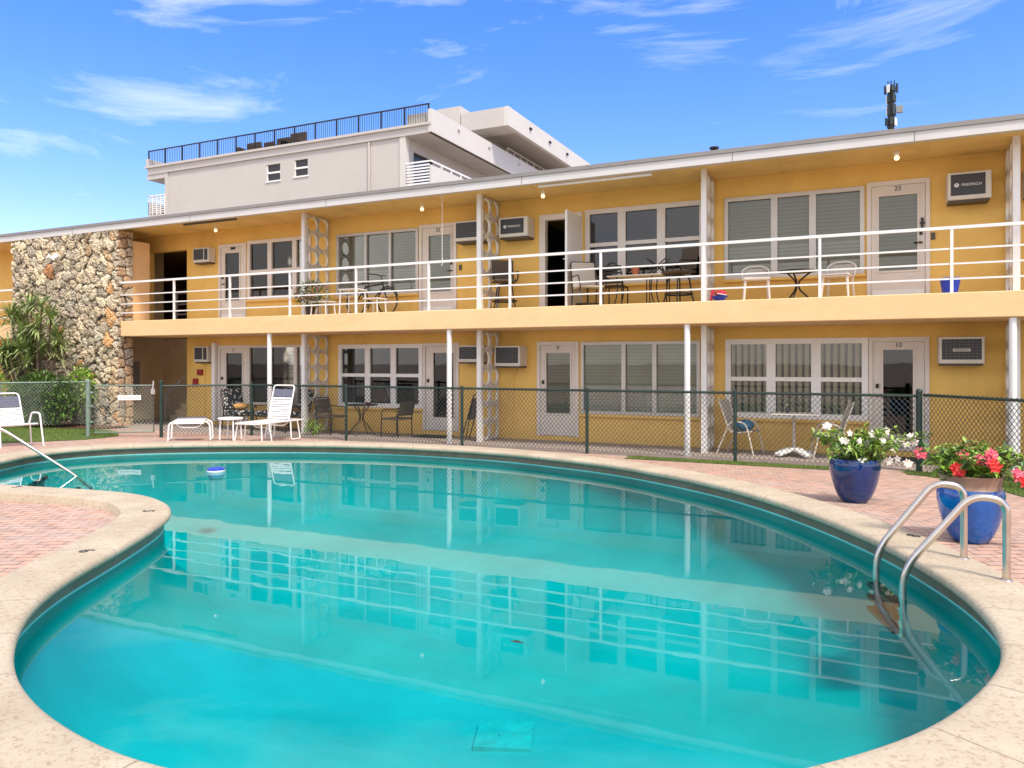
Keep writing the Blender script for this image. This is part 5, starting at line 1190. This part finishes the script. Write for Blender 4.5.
# cirrus gathers in a few patches of the sky
acc=None
for dv_,c0,am in (((-.689,.627,.372),.98,.075),((-.79,.498,.37),.975,.08),((-.52,.75,.41),.985,.08),((-.224,.884,.411),.992,.07),((.03,.927,.374),.985,.025),((.06,.953,.296),.99,.035),((-.097,.957,.273),.994,.05),((-.696,.663,.276),.99,.05)):
    dt=N.new('ShaderNodeVectorMath'); dt.operation='DOT_PRODUCT'; L.new(tc.outputs['Generated'],dt.inputs[0]); dt.inputs[1].default_value=Vector(dv_).normalized()
    rr=N.new('ShaderNodeMapRange'); rr.interpolation_type='SMOOTHSTEP'; rr.inputs[1].default_value=c0; rr.inputs[2].default_value=1; rr.inputs[3].default_value=0; rr.inputs[4].default_value=am; L.new(dt.outputs['Value'],rr.inputs[0])
    if acc is None: acc=rr.outputs[0]
    else:
        aa=N.new('ShaderNodeMath'); aa.operation='ADD'; L.new(acc,aa.inputs[0]); L.new(rr.outputs[0],aa.inputs[1]); acc=aa.outputs[0]
sz=N.new('ShaderNodeSeparateXYZ'); L.new(tc.outputs['Generated'],sz.inputs[0])
rz_=N.new('ShaderNodeMapRange'); rz_.interpolation_type='SMOOTHSTEP'; rz_.inputs[1].default_value=.42; rz_.inputs[2].default_value=.475; rz_.inputs[3].default_value=0; rz_.inputs[4].default_value=.36; L.new(sz.outputs[2],rz_.inputs[0])
a2=N.new('ShaderNodeMath'); a2.operation='ADD'; L.new(acc,a2.inputs[0]); L.new(rz_.outputs[0],a2.inputs[1])
fs=N.new('ShaderNodeMath'); fs.operation='ADD'; L.new(n1.outputs['Fac'],fs.inputs[0]); L.new(a2.outputs[0],fs.inputs[1])
cr=N.new('ShaderNodeValToRGB'); cr.color_ramp.elements[0].position=.60; cr.color_ramp.elements[0].color=(.0,.0,.0,1); cr.color_ramp.elements[1].position=.90; cr.color_ramp.elements[1].color=(.6,.6,.6,1); L.new(fs.outputs[0],cr.inputs[0])
# broad bright cloud bank added behind the camera, unseen, to light the facade evenly
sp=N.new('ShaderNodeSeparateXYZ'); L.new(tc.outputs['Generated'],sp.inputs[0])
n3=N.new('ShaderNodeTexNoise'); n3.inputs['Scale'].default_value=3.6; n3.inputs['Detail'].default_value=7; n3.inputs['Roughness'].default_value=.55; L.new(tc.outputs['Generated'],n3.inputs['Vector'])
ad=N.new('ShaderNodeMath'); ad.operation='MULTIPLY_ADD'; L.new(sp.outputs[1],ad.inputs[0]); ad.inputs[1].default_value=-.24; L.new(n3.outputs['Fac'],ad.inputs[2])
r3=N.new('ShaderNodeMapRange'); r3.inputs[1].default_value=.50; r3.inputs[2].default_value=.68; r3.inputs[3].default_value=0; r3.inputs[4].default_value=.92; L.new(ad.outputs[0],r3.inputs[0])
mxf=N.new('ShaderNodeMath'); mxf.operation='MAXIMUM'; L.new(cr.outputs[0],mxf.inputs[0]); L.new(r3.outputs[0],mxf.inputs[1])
hs=N.new('ShaderNodeHueSaturation'); hs.inputs['Saturation'].default_value=1.35; hs.inputs['Value'].default_value=1.08; L.new(sky.outputs[0],hs.inputs['Color'])
tn=N.new('ShaderNodeMix'); tn.data_type='RGBA'; tn.blend_type='MULTIPLY'; tn.inputs[0].default_value=1; L.new(hs.outputs[0],tn.inputs[6]); tn.inputs[7].default_value=(1.22,.92,1.08,1)
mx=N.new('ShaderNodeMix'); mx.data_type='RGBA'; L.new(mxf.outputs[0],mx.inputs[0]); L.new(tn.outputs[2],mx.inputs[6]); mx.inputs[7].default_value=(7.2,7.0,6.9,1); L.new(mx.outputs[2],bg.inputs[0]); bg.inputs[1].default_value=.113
sn=bpy.data.lights.new('sun','SUN'); sn.energy=1.9; sn.angle=rad(9); sn.color=(1,.91,.79); so=bpy.data.objects.new('sun',sn); COL.objects.link(so); so.rotation_euler=SD.to_track_quat('Z','Y').to_euler()
cam=bpy.data.cameras.new('camera'); co=bpy.data.objects.new('camera',cam); COL.objects.link(co); co.location=(0,0,1.7); co.rotation_euler=(PI/2,0,rad(25.3))
cam.sensor_width=36; cam.lens=757/1024*36; cam.shift_y=-(384-363)/1024; cam.clip_end=3000; cam.clip_start=.05
S.camera=co
S.view_settings.view_transform='Standard'; S.view_settings.look='None'; S.view_settings.exposure=1.1; S.view_settings.gamma=1; S.view_settings.use_curve_mapping=False
S.cycles.max_bounces=10; S.cycles.transparent_max_bounces=24; S.cycles.caustics_reflective=False; S.cycles.caustics_refractive=False
